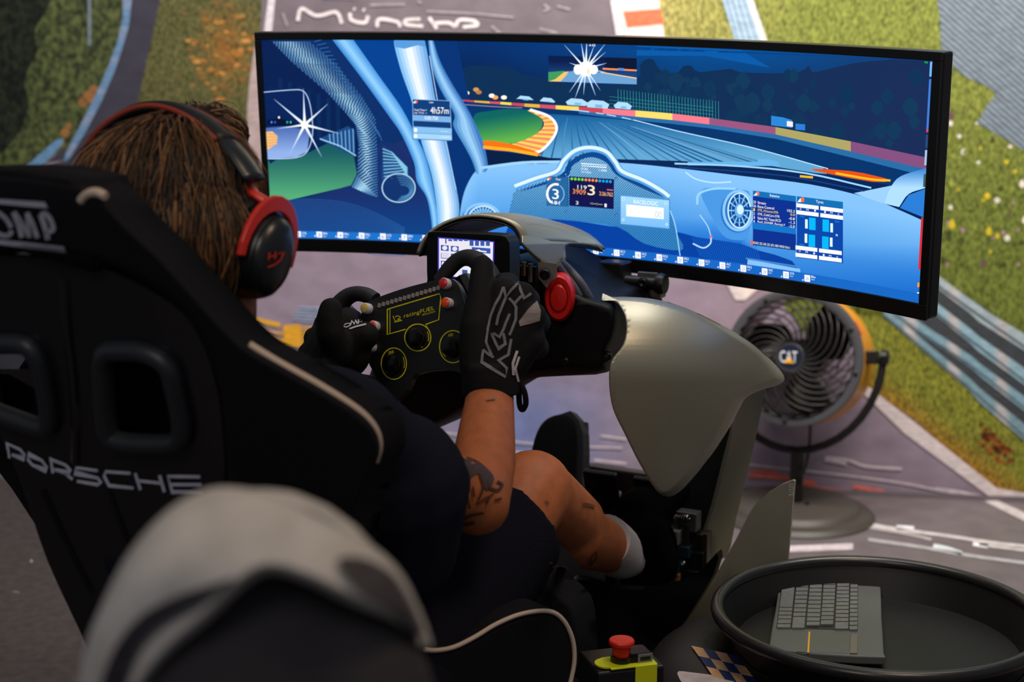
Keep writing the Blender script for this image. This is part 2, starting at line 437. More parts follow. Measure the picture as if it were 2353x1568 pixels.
def WF(mb, poly, col, layer=1, mi=0, gx=0, gy=0): mb.fill(WALL, poly, col, layer, gx, gy, mi, 0.0004, 0.013)
def WL(mb, pts, wd, col, layer=3, closed=False, taper=False): mb.line(WALL, pts, wd, col, layer, closed, 0, 0.0004, 200, taper, 0.013)
# --- asphalt of the printed track
mb = MB()
def asph(x, y):
    t = min(1, max(0, (y - 80) / 500)); c = (112 + 32 * t, 102 + 27 * t, 108 + 36 * t)
    k = min(1, max(0, (x - 1500) / 500)) * min(1, max(0, (y - 750) / 250)); c = tuple(v * (1 - .06 * k) for v in c)
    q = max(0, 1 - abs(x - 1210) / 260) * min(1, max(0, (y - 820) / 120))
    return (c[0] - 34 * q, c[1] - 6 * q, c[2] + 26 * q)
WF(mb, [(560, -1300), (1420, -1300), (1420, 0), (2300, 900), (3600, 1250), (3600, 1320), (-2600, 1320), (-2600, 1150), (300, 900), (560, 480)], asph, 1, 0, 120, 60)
def ltrk(x, y): return (60, 58, 69) if x > 120 else (52, 52, 60)
WF(mb, sm([(300, -1300), (430, -1300), (372, 0), (346, 100), (326, 190), (312, 265), (292, 340), (262, 420), (300, 620), (560, 900), (200, 1320), (-1500, 1320), (-1500, 1000), (20, 420), (110, 372), (160, 312), (232, 168), (275, 30), (285, -500)], 3), ltrk, 2, 0, 80, 80)
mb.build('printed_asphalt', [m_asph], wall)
# --- printed foliage and meadow, left
mb = MB()
WF(mb, [(-2600, -1300), (312, -1300), (303, 0), (275, 100), (240, 200), (180, 330), (110, 360), (60, 388), (-400, 620), (-2600, 1100)], (70, 78, 50), 3, 0, 60, 60)
WF(mb, sm([(-2600, -1300), (110, -1300), (122, -400), (126, -60), (108, 20), (80, 70), (86, 120), (56, 180), (66, 250), (24, 330), (-60, 380), (-400, 480), (-2600, 700)], 3), (26, 33, 25), 4, 0, 60, 60)
mb.build('printed_trees', [m_foli], wall)
mb = MB()
def mead(x, y):
    t = max(0, 1 - math.hypot((x - 520) / 70, (y - 110) / 130)) * .8; return (84 + 60 * t, 84 + 10 * t, 52 - 12 * t)
WF(mb, [(372, -1300), (602, -1300), (602, 0), (597, 90), (585, 140), (570, 240), (568, 330), (590, 480), (400, 560), (262, 420), (292, 340), (312, 265), (326, 190), (346, 100), (368, 0)], mead, 3, 0, 40, 40)
def rgr(x, y):
    t = min(1, max(0, (x - 1500) / 350)); c = (150 - 44 * t, 143 - 28 * t, 88 - 36 * t)
    k = min(1, max(0, (y - 200) / 300)); return (c[0] - 16 * k, c[1] - 14 * k, c[2] - 8 * k)
WF(mb, [(1520, -1300), (3600, -1300), (3600, 1000), (2353, 770), (2145, 628), (2040, 735), (1960, 720), (1860, 780), (1752, 640), (1640, 380), (1534, 130), (1500, 60), (1480, -50)], rgr, 3, 0, 60, 60)
def vgr(x, y):
    k = max(0, 1 - abs((y - 890) - (x - 1985) * .76) / 70); return (112 + 30 * k, 116 - 14 * k, 44 - 6 * k)
WF(mb, [(1960, 700), (2060, 722), (2147, 805), (2231, 872), (2353, 990), (3600, 1900), (3600, 2000), (2353, 1180), (2270, 1115), (2100, 965), (1985, 885)], vgr, 3, 0, 30, 30)
mb.build('printed_meadow', [m_grass], wall)
# --- flowers and autumn leaves printed in the meadow
mb = MB(); rr = random.Random(3)
for k in range(150):
    x = rr.uniform(2165, 2600); y = rr.uniform(250, 620)
    c = rr.choice([(205, 200, 190), (150, 120, 125), (190, 170, 40), (95, 70, 70), (60, 66, 28), (130, 140, 60)]); s = rr.uniform(3, 8)
    WF(mb, sm([(x - s, y), (x, y - s * rr.uniform(.6, 2.2)), (x + s, y), (x, y + s)], 2), c, 5)
for k in range(110):
    x = rr.gauss(520, 45); y = rr.gauss(120, 70)
    if not 375 < x < 592: continue
    s = rr.uniform(3, 9); c = rr.choice([(170, 112, 52), (140, 96, 46), (120, 92, 50), (186, 132, 66)])
    WF(mb, sm([(x - s * 1.6, y), (x, y - s * .7), (x + s * 1.6, y), (x, y + s * .7)], 2), c, 5)
for x, y, s in ((205, 222, 16), (190, 235, 12), (215, 205, 10), (150, 305, 12), (140, 330, 8), (158, 290, 8)):
    WF(mb, sm([(x - s, y), (x, y - s), (x + s, y), (x, y + s)], 3), (142, 98, 58), 5)
for k in range(60):
    x = rr.uniform(2250, 2330); y = x * .86 - 940 + rr.uniform(-25, 25); s = rr.uniform(3, 8)
    WF(mb, sm([(x - s, y), (x, y - s), (x + s, y), (x, y + s)], 2), rr.choice([(120, 62, 30), (92, 50, 26), (150, 84, 34)]), 5)
mb.build('printed_flowers', [m_flat], wall)
# --- fence mesh
mb = MB()
WF(mb, sm([(2145, -1300), (3600, -1300), (3600, 700), (2353, 345), (2290, 215), (2215, 175), (2178, 130), (2160, 40)], 3), (104, 114, 124), 6, 0, 60, 60)
mb.build('printed_fence', [m_fence], wall)
# --- rails, kerbs, lines
mb = MB()
WF(mb, [(198, -900), (211, -900), (209, 104), (202, 104)], (112, 124, 134), 6)
WF(mb, [(288, -900), (305, -900), (303, 0), (296, 60), (280, 115), (262, 168), (232, 236), (192, 312), (158, 366), (146, 372), (152, 350), (186, 285), (218, 222), (248, 155), (270, 95), (282, 40)], lambda x, y: (100, 132, 164) if (int(y) // 22) % 3 else (124, 140, 168), 7, 0, 0, 14)
WF(mb, [(58, 384), (128, 322), (146, 318), (143, 332), (86, 394)], (98, 138, 172), 7)
WF(mb, [(600, -900), (634, -900), (632, 0), (624, 78), (606, 78), (616, 0)], (208, 200, 204), 7)
WF(mb, sm([(588, 95), (598, 120), (600, 300), (612, 480), (592, 480), (574, 360), (568, 260), (576, 170)], 3), (172, 152, 150), 7)
WF(mb, [(1398, -900), (1418, -900), (1418, 0), (1446, 130), (1560, 400), (1712, 690), (1690, 690), (1536, 400), (1424, 130), (1402, 0)], (205, 198, 200), 8)
WF(mb, [(1418, -900), (1512, -900), (1514, 0), (1534, 130), (1640, 380), (1760, 650), (1712, 690), (1560, 400), (1448, 130), (1418, 0)], (214, 206, 202), 7)
for y0, y1 in ((150, 230), (310, 390), (470, 550)):
    e0 = lambda y: 1448 + (y - 130) * .44; e1 = lambda y: 1534 + (y - 130) * .425
    WF(mb, [(e0(y0), y0), (e1(y0), y0 - 6), (e1(y1), y1 - 6), (e0(y1), y1)], (226, 108, 76), 8)
WF(mb, [(1432, 27), (1517, 20), (1526, 55), (1441, 64)], (226, 108, 76), 8)
WF(mb, [(1400, -260), (1512, -260), (1513, -110), (1408, -104)], (226, 108, 76), 8)
WF(mb, [(1655, -900), (1722, -900), (1722, 0), (1775, 130), (1900, 400), (2100, 610), (2050, 690), (1830, 420), (1700, 130), (1660, 0)], (152, 176, 194), 8)
WL(mb, [(1722, -400), (1724, 0), (1768, 130), (1895, 400), (2090, 605)], 14, (206, 198, 196), 9)
for k in range(4): WL(mb, [(1668 + k * 13, -300), (1670 + k * 13, 0), (1705 + k * 15, 130), (1836 + k * 15, 410)], 3, (110, 130, 148), 9)
# crash barrier, right
bands = [([(2100, 596), (2143, 624), (2257, 708), (2353, 767), (3300, 1330)], [(2100, 626), (2143, 654), (2231, 721), (2353, 805), (3300, 1390)]),
         ([(2060, 640), (2143, 690), (2231, 757), (2353, 846), (3300, 1500)], [(2060, 668), (2143, 719), (2231, 790), (2353, 884), (3300, 1560)]),
         ([(2040, 690), (2097, 730), (2231, 818), (2353, 911), (3300, 1600)], [(2040, 715), (2097, 756), (2231, 846), (2353, 944), (3300, 1660)]),
         ([(2030, 706), (2055, 724), (2147, 803), (2231, 872), (2353, 974), (3300, 1720)], [(2030, 728), (2055, 748), (2147, 828), (2231, 900), (2353, 1012), (3300, 1790)])]
WF(mb, [(2040, 600), (2143, 640), (2353, 790), (3300, 1370), (3300, 1790), (2353, 1005), (2147, 822), (2040, 735)], (58, 62, 66), 6, 0, 60, 0)
for i, (up_, lo_) in enumerate(bands):
    c = [(150, 166, 172), (132, 164, 178), (118, 152, 166), (112, 142, 152)][i]
    WF(mb, sml(up_, 3) + sml(lo_, 3)[::-1], lambda x, y, c=c: c if (int(x) // 26) % 4 else (168, 168, 170), 7 + i, 0, 14, 0)
    WL(mb, [((a[0] + b[0]) / 2, a[1] * .35 + b[1] * .65 + 4) for a, b in zip(up_, lo_)], 4, (70, 86, 96), 11)
WF(mb, [(1972, 893), (1990, 884), (2110, 978), (2290, 1122), (2420, 1230), (2420, 1262), (2270, 1146), (2080, 998)], (206, 194, 194), 8)
for pts, w_ in (([(1720, 1092), (1800, 1098), (1875, 1112)], 12), ([(1840, 1118), (1940, 1130), (2010, 1136)], 9), ([(1960, 1118), (2032, 1131)], 9), ([(1730, 1080), (1790, 1086)], 6)):
    WL(mb, sml(pts, 4), w_, (214, 112, 98), 8)
for pts, w_ in (([(1715, 1068), (1900, 1088), (2080, 1112), (2250, 1148)], 5), ([(1898, 1052), (1950, 1058), (1990, 1072), (2072, 1078)], 7), ([(1895, 1056), (1945, 1066)], 8), ([(2150, 1124), (2200, 1130), (2255, 1142)], 7),
               ([(980, 992), (1060, 1000), (1240, 1022), (1430, 1030)], 5), ([(1000, 1022), (1100, 1030), (1240, 1046)], 6), ([(1365, 1058), (1440, 1066)], 6), ([(1230, 1060), (1420, 1080)], 10), ([(1380, 1002), (1440, 1010)], 6)):
    WL(mb, sml(pts, 4), w_, (196, 184, 192), 8)
for y in range(7):
    WL(mb, [(650 + y * 4, 768 - y * 7 + 30), (730, 775 - y * 7 + 20), (860, 790 - y * 7 + 26)], 4.2, (224, 168, 70), 8)
WF(mb, [(650, 748), (690, 745), (694, 796), (652, 792)], (226, 164, 48), 9)
WL(mb, [(575, 732), (610, 740), (644, 748)], 11, (226, 170, 54), 9); WL(mb, [(566, 776), (610, 780), (660, 788)], 11, (228, 172, 50), 9); WL(mb, [(600, 763), (655, 768)], 6, (214, 160, 90), 9)
for y in range(5): WL(mb, [(672 + y * 3, 735 - y * 7), (730, 740 - y * 8), (800, 752 - y * 8)], 4, (158, 172, 198), 8)
# lettering sprayed on the printed track
wc = (222, 212, 212)
for st in ([(684, 48), (693, 20), (728, 36), (772, 28), (786, 54)], [(804, 30), (808, 46), (838, 52), (846, 36)], [(866, 62), (872, 44), (912, 50), (920, 62)],
           [(966, 44), (934, 46), (934, 56), (972, 60)], [(986, 40), (1004, 66)], [(994, 54), (1030, 52), (1046, 62)], [(1046, 62), (1056, 46), (1088, 48), (1096, 58), (1064, 62)], [(812, 20), (816, 22)], [(834, 22), (838, 24)]):
    WL(mb, sml(st, 5), 8, wc, 9)
for st in ([(850, 12), (930, 10)], [(960, 2), (968, 8)], [(740, -6), (820, -4)], [(980, 26), (1100, 32), (1180, 40)], [(1250, 10), (1262, 20), (1250, 26)], [(1280, 14), (1310, 22)], [(650, 30), (660, 60)], [(1130, 60), (1150, 78)], [(1240, 66), (1280, 76)]):
    WL(mb, st, 5, (158, 146, 152), 8)
mb.build('printed_rails_and_markings', [m_flat], wall)
# --- markings printed on the floor
fm = MB()
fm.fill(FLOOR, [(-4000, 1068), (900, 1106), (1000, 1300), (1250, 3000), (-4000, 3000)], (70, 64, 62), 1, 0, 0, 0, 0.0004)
def FL(pts, wd, col): fm.line(FLOOR, sml(pts, 4), wd, col, 2, False, 0, 0.0006, 60)
FL([(1990, 1204), (2060, 1216), (2180, 1232), (2300, 1250), (2500, 1270)], 7, (196, 190, 190)); FL([(1995, 1212), (2080, 1226), (2140, 1240)], 5, (178, 170, 170))
FL([(2060, 1212), (2100, 1214)], 9, (226, 226, 232)); FL([(2250, 1250), (2300, 1258), (2480, 1280)], 6, (190, 184, 184)); FL([(2236, 1250), (2270, 1256)], 9, (224, 224, 228))
FL([(1995, 1240), (2120, 1258), (2250, 1280), (2500, 1312)], 7, (168, 166, 168)); FL([(2145, 1254), (2180, 1262), (2210, 1272)], 9, (206, 214, 218))
FL([(1700, 1260), (1800, 1262), (1960, 1256)], 14, (196, 186, 190))
fm.fill(FLOOR, [(2262, 1152), (2290, 1150), (2700, 1330), (2620, 1330)], (190, 182, 182), 2, 0, 0, 0, 0.0006)
FL([(30, 1360), (45, 1362)], 3, (120, 116, 112)); FL([(70, 1289), (74, 1291)], 5, (176, 172, 166))
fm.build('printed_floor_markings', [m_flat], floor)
# ================================================================== curved monitor
MW, MH, MR, MT, MRO = 1.1618, 0.3718, 1.5698, 0.07639, -0.02435
m_ey = ZV * math.cos(MT) - DV * math.sin(MT); m_n = -DV * math.cos(MT) - ZV * math.sin(MT)
m_ex = RV * math.cos(MRO) + m_ey * math.sin(MRO); m_ey2 = m_ey * math.cos(MRO) - RV * math.sin(MRO)
def mon(s, v, off=0.0):
    """s: metres along the arc from the middle, v: metres up, off: out of the screen"""
    th = s / MR; rad = MR - off
    return M0 + m_ex * (rad * math.sin(th)) + m_ey2 * v + m_n * (MR - rad * math.cos(th))
class MonSurf:
    def pt(s, px, py, off=0.0):
        d = ray(px, py); c = M0 + m_n * MR; R_ = MR - off
        o = CAM - c; ox, oz = o.dot(m_ex), o.dot(m_n); dx, dz = d.dot(m_ex), d.dot(m_n)
        A = dx * dx + dz * dz; B = ox * dx + oz * dz; C = ox * ox + oz * oz - R_ * R_
        t = (-B + math.sqrt(max(0, B * B - A * C))) / A
        return CAM + d * t
SCR = MonSurf()
m_bez = mat('monitor_plastic', (9, 9, 11), 0.35); m_bezs = mat('monitor_edge', (16, 17, 20), 0.3)
monitor = empty('curved_monitor', rig(0.05, 0, 0.78), 'wide black curved monitor showing a night race from a cockpit', 'monitor')
def arc_slab(name, s0, s1, v0, v1, o0, o1, m, parent, n=28, bevel=0.0):
    V = []; Fc = []
    for i in range(n + 1):
        s = s0 + (s1 - s0) * i / n
        V += [mon(s, v0, o1), mon(s, v1, o1), mon(s, v1, o0), mon(s, v0, o0)]
    for i in range(n):
        k = i * 4
        for j in range(4): Fc.append([k + j, k + (j + 1) % 4, k + 4 + (j + 1) % 4, k + 4 + j][::-1])
    Fc += [[0, 1, 2, 3], [n * 4 + 3, n * 4 + 2, n * 4 + 1, n * 4]]
    o = mesh(name, V, Fc, m, parent); finish(o, False, bevel, 50); return o
hw = MW / 2; hh = MH / 2
arc_slab('rear_housing', -hw, hw, -hh, hh, -0.028, -0.003, m_bez, monitor, 28, 0.004)
arc_slab('rear_bulge', -0.22, 0.22, -0.12, 0.12, -0.075, -0.028, m_bez, monitor, 12, 0.01)
arc_slab('bezel_top', -hw, hw, hh - 0.0125, hh, -0.003, 0.003, m_bezs, monitor, 28, 0.0012)
arc_slab('bezel_bottom', -hw, hw, -hh, -hh + 0.023, -0.003, 0.003, m_bezs, monitor, 28, 0.0012)
arc_slab('bezel_side', -hw, -hw + 0.0105, -hh + 0.023, hh - 0.0125, -0.003, 0.003, m_bezs, monitor, 1, 0.0012)
arc_slab('bezel_side', hw - 0.0135, hw, -hh + 0.023, hh - 0.0125, -0.003, 0.003, m_bezs, monitor, 1, 0.0012)
arc_slab('screen', -hw + 0.0105, hw - 0.0135, -hh + 0.023, hh - 0.0125, -0.003, -0.0022, mat('screen_glass', (4, 4, 6), 0.2), monitor, 28)
mb = MB(); mb.text(SCR, 'SAMSUNG', [(1343, 600), (1369, 603), (1369, 608), (1343, 605)], (84, 84, 88), 1, 0, 0.0032)
mb.build('brand_mark', [printmat('print_grey', 'flat')], monitor)
# ------------------------------------------------------------------ the picture on the screen
S = MB(); B0 = -0.0016
class Off:
    def pt(s, px, py, off=0.0): return SCR.pt(px, py, B0 + off)
SS = Off()
XR = [1e9, 1e9]
def F(poly, col, l, gx=30, gy=0): S.fill(SS, [(min(x, CLX(y)), y) for x, y in poly], col, l, gx, gy)
def Ln(pts, wd, col, l, **k): S.line(SS, pts, wd, col, l, **k)
def T(txt, x, y, w_, h_, col, l=16, sl=0.1):
    S.text(SS, txt, [(x, y), (x + w_, y + w_ * sl), (x + w_, y + h_ + w_ * sl), (x, y + h_)], col, l)
def mixc(a, b, t): t = min(1, max(0, t)); return tuple(a[i] + (b[i] - a[i]) * t for i in range(3))
def ellp(cx, cy, rx, ry, n=28, sh=0.0, a0=0, a1=360):
    return [(cx + rx * math.cos(math.radians(a0 + (a1 - a0) * i / n)), cy + ry * math.sin(math.radians(a0 + (a1 - a0) * i / n)) + sh * rx * math.cos(math.radians(a0 + (a1 - a0) * i / n))) for i in range(n + (0 if a1 - a0 == 360 else 1))]
# screen edge in the picture
TOPE = [(mon(-hw + 0.0105 + (MW - 0.024) * i / 30, hh - 0.0125)) for i in range(31)]; BOTE = [(mon(-hw + 0.0105 + (MW - 0.024) * i / 30, -hh + 0.023)) for i in range(31)]
CLX = lambda y: 1e9
TP = [px_of(p) for p in TOPE]; BP = [px_of(p) for p in BOTE]
def top_y(x): return float(np.interp(x, [p[0] for p in TP], [p[1] for p in TP]))
def bot_y(x): return float(np.interp(x, [p[0] for p in BP], [p[1] for p in BP]))
def sky(x, y):
    c = mixc((2, 44, 104), (4, 78, 150), (x - 1100) / 500 if x < 1650 else 1)
    c = mixc(c, (20, 62, 118), (x - 1750) / 350); return mixc(c, tuple(v * .55 for v in c), (y - 100) / 160)
F(TP + BP[::-1], sky, 0, 12, 24)
def clipx(pts): return pts
xl = lambda y: float(np.interp(y, [TP[0][1], BP[0][1]], [TP[0][0], BP[0][0]])); xr = lambda y: float(np.interp(y, [TP[-1][1], BP[-1][1]], [TP[-1][0], BP[-1][0]]))
CLX = lambda y: xr(y) - .5
# left side window
F([(xl(95), top_y(600)), (700, top_y(700)), (800, 240), (835, 330), (830, 440), (800, 470), (xl(470), 470)], (3, 30, 78), 1)
for k in range(7): F([(640 + k * 22, 180 + k * 9), (648 + k * 22, 180 + k * 9), (650 + k * 22, 320), (641 + k * 22, 320)], (6, 40, 88), 2)
def gl(x, y): return mixc((22, 84, 92), (84, 170, 118), (y - 345) / 110)
F([(xl(366), 366), (690, 360), (752, 330), (812, 352), (820, 400), (806, 427), (xl(470), 470)], gl, 2, 20, 14)
# mirror
F(sm([(xl(210), 212), (665, 207), (694, 208), (708, 226), (716, 262), (718, 310), (706, 348), (682, 362), (640, 365), (xl(364), 365)], 3), (4, 32, 84), 3)
def mr_(x, y): return mixc((70, 100, 170), (140, 170, 225), (y - 290) / 60)
F([(xl(295), 294), (660, 290), (712, 300), (706, 348), (682, 361), (640, 364), (xl(362), 364)], mr_, 4, 20, 14)
F([(xl(300), 303), (626, 302), (638, 314), (636, 330), (616, 344), (xl(344), 345)], (236, 184, 120), 5)
for k in range(5): Ln([(616, 308 + k * 7), (637, 310 + k * 5.5)], 1.6, (216, 150, 90), 6)
F([(614, 276), (640, 272), (676, 280), (676, 290), (614, 288)], (3, 16, 50), 5)
for x_, c_ in ((624, (60, 130, 240)), (632, (30, 90, 200)), (641, (240, 230, 230)), (660, (40, 160, 150)), (668, (60, 180, 160))): F(ellp(x_, 281 if x_ != 641 else 270, 2.4, 3, 8), c_, 6)
Ln(sml([(xl(212), 212), (665, 207), (694, 208), (708, 226), (716, 262), (718, 310), (706, 348), (682, 362), (640, 365), (xl(364), 365)], 4), 2.0, (178, 204, 240), 6)
def star(cx, cy, rays, core, l):
    for ang, ln_, w_ in rays:
        a = math.radians(ang); dx, dy = math.cos(a), math.sin(a)
        Ln([(cx, cy), (cx + dx * ln_ * .4, cy + dy * ln_ * .4), (cx + dx * ln_, cy + dy * ln_)], [w_, w_ * .55, .4], lambda x, y: mixc((255, 255, 255), (150, 190, 235), math.hypot(x - cx, y - cy) / ln_), l)
    F(ellp(cx, cy, core, core, 18), (255, 255, 252), l + 1)
star(700, 287, [(-92, 84, 7), (-140, 92, 7), (-42, 72, 7), (14, 84, 7), (172, 66, 6), (117, 76, 7), (62, 84, 7)], 8, 8)
# mirror arm
F([(735, 318), (800, 290), (815, 300), (816, 360), (736, 322)], (22, 70, 128), 4)
for k in range(7): Ln([(757 + k * 9, 308 - k * 2), (759 + k * 9, 330 + k * 3.6)], 2.2, (112, 166, 214), 5)
Ln([(735, 319), (780, 335), (818, 358)], 2.4, (160, 206, 236), 6)
# door
F([(xl(470), 470), (720, 450), (805, 426), (830, 439), (862, 452), (868, 270), (935, 320), (960, 420), (985, 450), (1000, bot_y(1000)), (xl(540), bot_y(630))], lambda x, y: mixc((22, 44, 102), (8, 66, 134), (y - 440) / 100 * (x / 1000)), 3)
for k in range(26):
    y0 = 462 + k * 4.2; Ln(sml([(632 + k * .4, y0 + 4), (700, y0 - 4), (790, y0 + 3), (860, y0 + 26 - k * .3), (930, y0 + 62 - k * 1.6)], 3), 1.1, (40, 92, 158), 4)
# carbon pillar
cl = [(621, 93), (669, 142), (748, 210), (794, 260), (816, 285), (823, 328), (819, 403), (806, 428), (830, 440)]
cr = [(708, 93), (773, 149), (830, 221), (862, 274), (865, 346), (865, 400), (866, 453), (846, 446), (838, 443)]
F([(621, top_y(621))] + cl[1:] + [(866, 453)] + [(870, 330), (905, 330), (935, 320), (880, 230), (764, top_y(764))], (8, 44, 100), 5)
for i in range(120):
    t = i / 119 * (len(cl) - 2); a = int(t); f_ = t - a
    L_ = Vector(cl[a]).lerp(Vector(cl[a + 1]), f_); R_ = Vector(cr[a]).lerp(Vector(cr[a + 1]), f_)
    if L_.y < top_y(L_.x) + 2: continue
    n_ = max(4, int((R_ - L_).length / 6.2))
    for k in range(n_):
        u = (k + .25 + (i % 2) * .4) / n_; p = L_.lerp(R_, u)
        if p.y < top_y(p.x) + 1: continue
        br = .25 + .75 * math.exp(-((u - .42) / .3) ** 2); c = mixc((20, 70, 130), (170, 222, 246), br)
        F([(p.x, p.y), (p.x + 3.6, p.y - .4), (p.x + 4, p.y + 1.5), (p.x + .4, p.y + 2)], c, 6, 0)
for i in range(26):
    t = i / 25; a = Vector((722, 96)).lerp(Vector((868, 300)), t); Ln([(a.x, a.y), (a.x + 22 - 12 * t, a.y - 6 + 30 * t)], 1.3, (54, 110, 172), 6)
# duct pipe
F([(880, 336), (904, 352), (936, 386), (940, 410), (886, 425), (877, 410)], (22, 70, 128), 6)
for k in range(10): Ln([(879 + k * .4, 342 + k * 8), (900 + k * 4, 350 + k * 6), (936, 386 + k * 3)], 2.2, (126, 190, 220), 7)
F(ellp(916, 432, 38, 33), (14, 48, 104), 8)
for k in range(5): Ln(ellp(916 + k * 2, 432 + k * 1.5, 34 - k * 4, 29 - k * 4, 20, 0, -100, 95), 1.6, (70, 130, 180), 9)
Ln(ellp(916, 432, 38, 33), 2.4, (176, 216, 240), 10, closed=True)
# roll cage tubes
def tubeimg(L, R, c0, c1, c2, l, n=7):
    L = sml(L, 4); R = sml(R, 4)
    for k in range(n):
        t0, t1 = k / n, (k + 1) / n; tm = (t0 + t1) / 2
        c = mixc(c0, c1, tm / .45) if tm < .45 else mixc(c1, c2, (tm - .45) / .55)
        A = [(a[0] + (b[0] - a[0]) * t0, a[1] + (b[1] - a[1]) * t0) for a, b in zip(L, R)]; Bq = [(a[0] + (b[0] - a[0]) * t1, a[1] + (b[1] - a[1]) * t1) for a, b in zip(L, R)]
        F(A + Bq[::-1], c, l)
F([(812, top_y(812)), (905, top_y(905)), (948, 239), (991, 399), (1005, 478), (976, 356), (923, 249), (873, 178)], (0, 62, 140), 5)
F([(976, top_y(976)), (1050, top_y(1050)), (1100, 330), (1094, 396), (1060, 470), (1041, 399), (1001, 231)], (2, 48, 112), 5)
tubeimg([(764, top_y(764)), (830, 178), (894, 267), (923, 310), (951, 374), (958, 417), (980, 453), (990, 500), (994, bot_y(994) - 16)], [(812, top_y(812)), (873, 178), (923, 249), (958, 317), (976, 356), (991, 410), (1002, 470), (1006, 500), (1006, bot_y(1006) - 16)], (52, 130, 206), (150, 206, 246), (70, 146, 216), 9)
tubeimg([(905, top_y(905)), (908, 113), (923, 167), (948, 239), (969, 328), (991, 399), (1003, 470), (1007, 528)], [(976, top_y(976)), (980, 113), (988, 157), (1001, 231), (1023, 321), (1041, 399), (1055, 471), (1051, 520)], (110, 178, 232), (246, 247, 252), (96, 160, 222), 10, 9)
F([(905, top_y(905)), (976, top_y(976)), (979, 108), (960, 104), (930, 112), (908, 108)], (84, 150, 214), 11)
tubeimg([(984, top_y(984)), (991, 149), (1012, 205), (1044, 262), (1042, 290), (1069, 339), (1085, 370), (1095, 400)], [(996, top_y(996)), (1012, 142), (1041, 196), (1080, 260), (1109, 324), (1118, 360), (1121, 385), (1116, 395)], (60, 124, 190), (160, 208, 242), (44, 104, 178), 9)
Ln([(987, 128), (1005, 230), (1026, 330), (1048, 436)], 1.4, (196, 222, 246), 12)
# landscape
F(sm([(1046, 215), (1060, 160), (1100, 150), (1180, 158), (1200, 172), (1260, 180), (1330, 195), (1460, 190), (1470, 150), (1486, 136), (1502, 138), (1520, 164), (1556, 168), (1570, 152), (1590, 152), (1606, 166), (1680, 158), (1700, 166), (1830, 168), (1858, 150), (1866, 166), (1900, 160), (1960, 146), (2040, 138), (xr(150) - 2, 142), (xr(380) - 2, 372), (1900, 330), (1640, 280), (1400, 255), (1200, 238), (1060, 228)], 2), lambda x, y: mixc((8, 44, 82), (22, 42, 84), (x - 1500) / 600), 1, 24, 24)
for k in range(90):
    x = random.uniform(1470, 2120); y = random.uniform(170, 300 + (x - 1700) * .1); s = random.uniform(6, 20)
    F(sm([(x - s, y), (x, y - s * 1.2), (x + s, y), (x, y + s * 1.3)], 2), mixc((9, 46, 82), (14, 54, 86), random.random()), 2, 0)
for k in range(34):
    x = 1420 + k * 7; y = 205 + (x - 1420) * .12; Ln([(x, y), (x + .5, y + 38 + k * .3)], 1, (50, 150, 150), 3)
for k in range(5): Ln([(1400, 222 + k * 8), (1640, 248 + k * 8)], 1, (40, 130, 140), 3)
F([(1463, top_y(1463)), (1700, top_y(1700)), (1770, 156), (1620, 128), (1463, 128)], (6, 86, 162), 2)
F([(1260, top_y(1260)), (xr(150) - 4, top_y(2130)), (xr(150) - 4, 140), (1900, 130), (1640, 120), (1440, 114)], (2, 62, 130), 2)
for x, y, w_, h_ in ((1300, 228, 50, 16), (1346, 232, 54, 18), (1410, 236, 42, 16), (1240, 226, 36, 10), (1186, 222, 40, 8)):
    F([(x, y + 6), (x + w_ * .25, y - 2), (x + w_ * .75, y), (x + w_, y + 8), (x + w_ - 4, y + h_), (x + 4, y + h_ - 3)], (170, 214, 244), 4); F([(x + w_ * .4, y + 8), (x + w_ * .7, y + 9), (x + w_ * .7, y + h_ - 2), (x + w_ * .4, y + h_ - 3)], (120, 176, 220), 5)
for x, y, c_ in ((1052, 212, (250, 170, 90)), (1062, 206, (200, 130, 70)), (1072, 214, (250, 236, 210)), (1094, 206, (200, 150, 80)), (1100, 212, (180, 120, 70)), (1130, 220, (250, 240, 230)), (1138, 224, (240, 160, 90)), (1158, 224, (250, 240, 220))):
    F(ellp(x, y, 7, 5, 10), c_, 4)
F([(1772, 266), (1800, 270), (1820, 276), (1820, 294), (1772, 288)], (40, 130, 210), 4); F([(1808, 278), (1822, 280), (1822, 292), (1808, 290)], (240, 225, 230), 5); F([(1828, 284), (1850, 286), (1850, 300), (1828, 298)], (40, 120, 210), 4)
# road surface
F(sm([(1055, 232), (1200, 243), (1400, 262), (1560, 282), (1780, 320), (xr(392) - 2, 398), (xr(430) - 2, 440), (1900, 424), (1700, 390), (1420, 374), (1250, 374), (1110, 380), (1085, 290)], 2), (2, 50, 104), 3)
F([(1262, 262), (1330, 266), (1440, 276), (1560, 302), (1720, 336), (1890, 384), (1900, 400), (1700, 385), (1560, 372), (1430, 368), (1236, 362), (1262, 330), (1280, 296)], lambda x, y: mixc((20, 92, 150), (92, 160, 204), (y - 265) / 90), 4, 20, 14)
for k in range(22):
    a = k / 21; x0 = 1286 + a * 190; y0 = 268 + a * 26
    Ln(sml([(x0, y0), (x0 - 20 + a * 140, y0 + 34), (1240 + a * 540, 368 + a * 14)], 4), [1 + j * .35 for j in range(9)], mixc((16, 78, 136), (136, 190, 222), random.random()), 5)
Ln(sml([(1300, 250), (1420, 268), (1560, 302), (1730, 340), (1903, 388)], 4), 2.2, (176, 218, 248), 6)
Ln(sml([(1060, 240), (1150, 246), (1200, 248)], 4), 1.6, (150, 140, 150), 6)
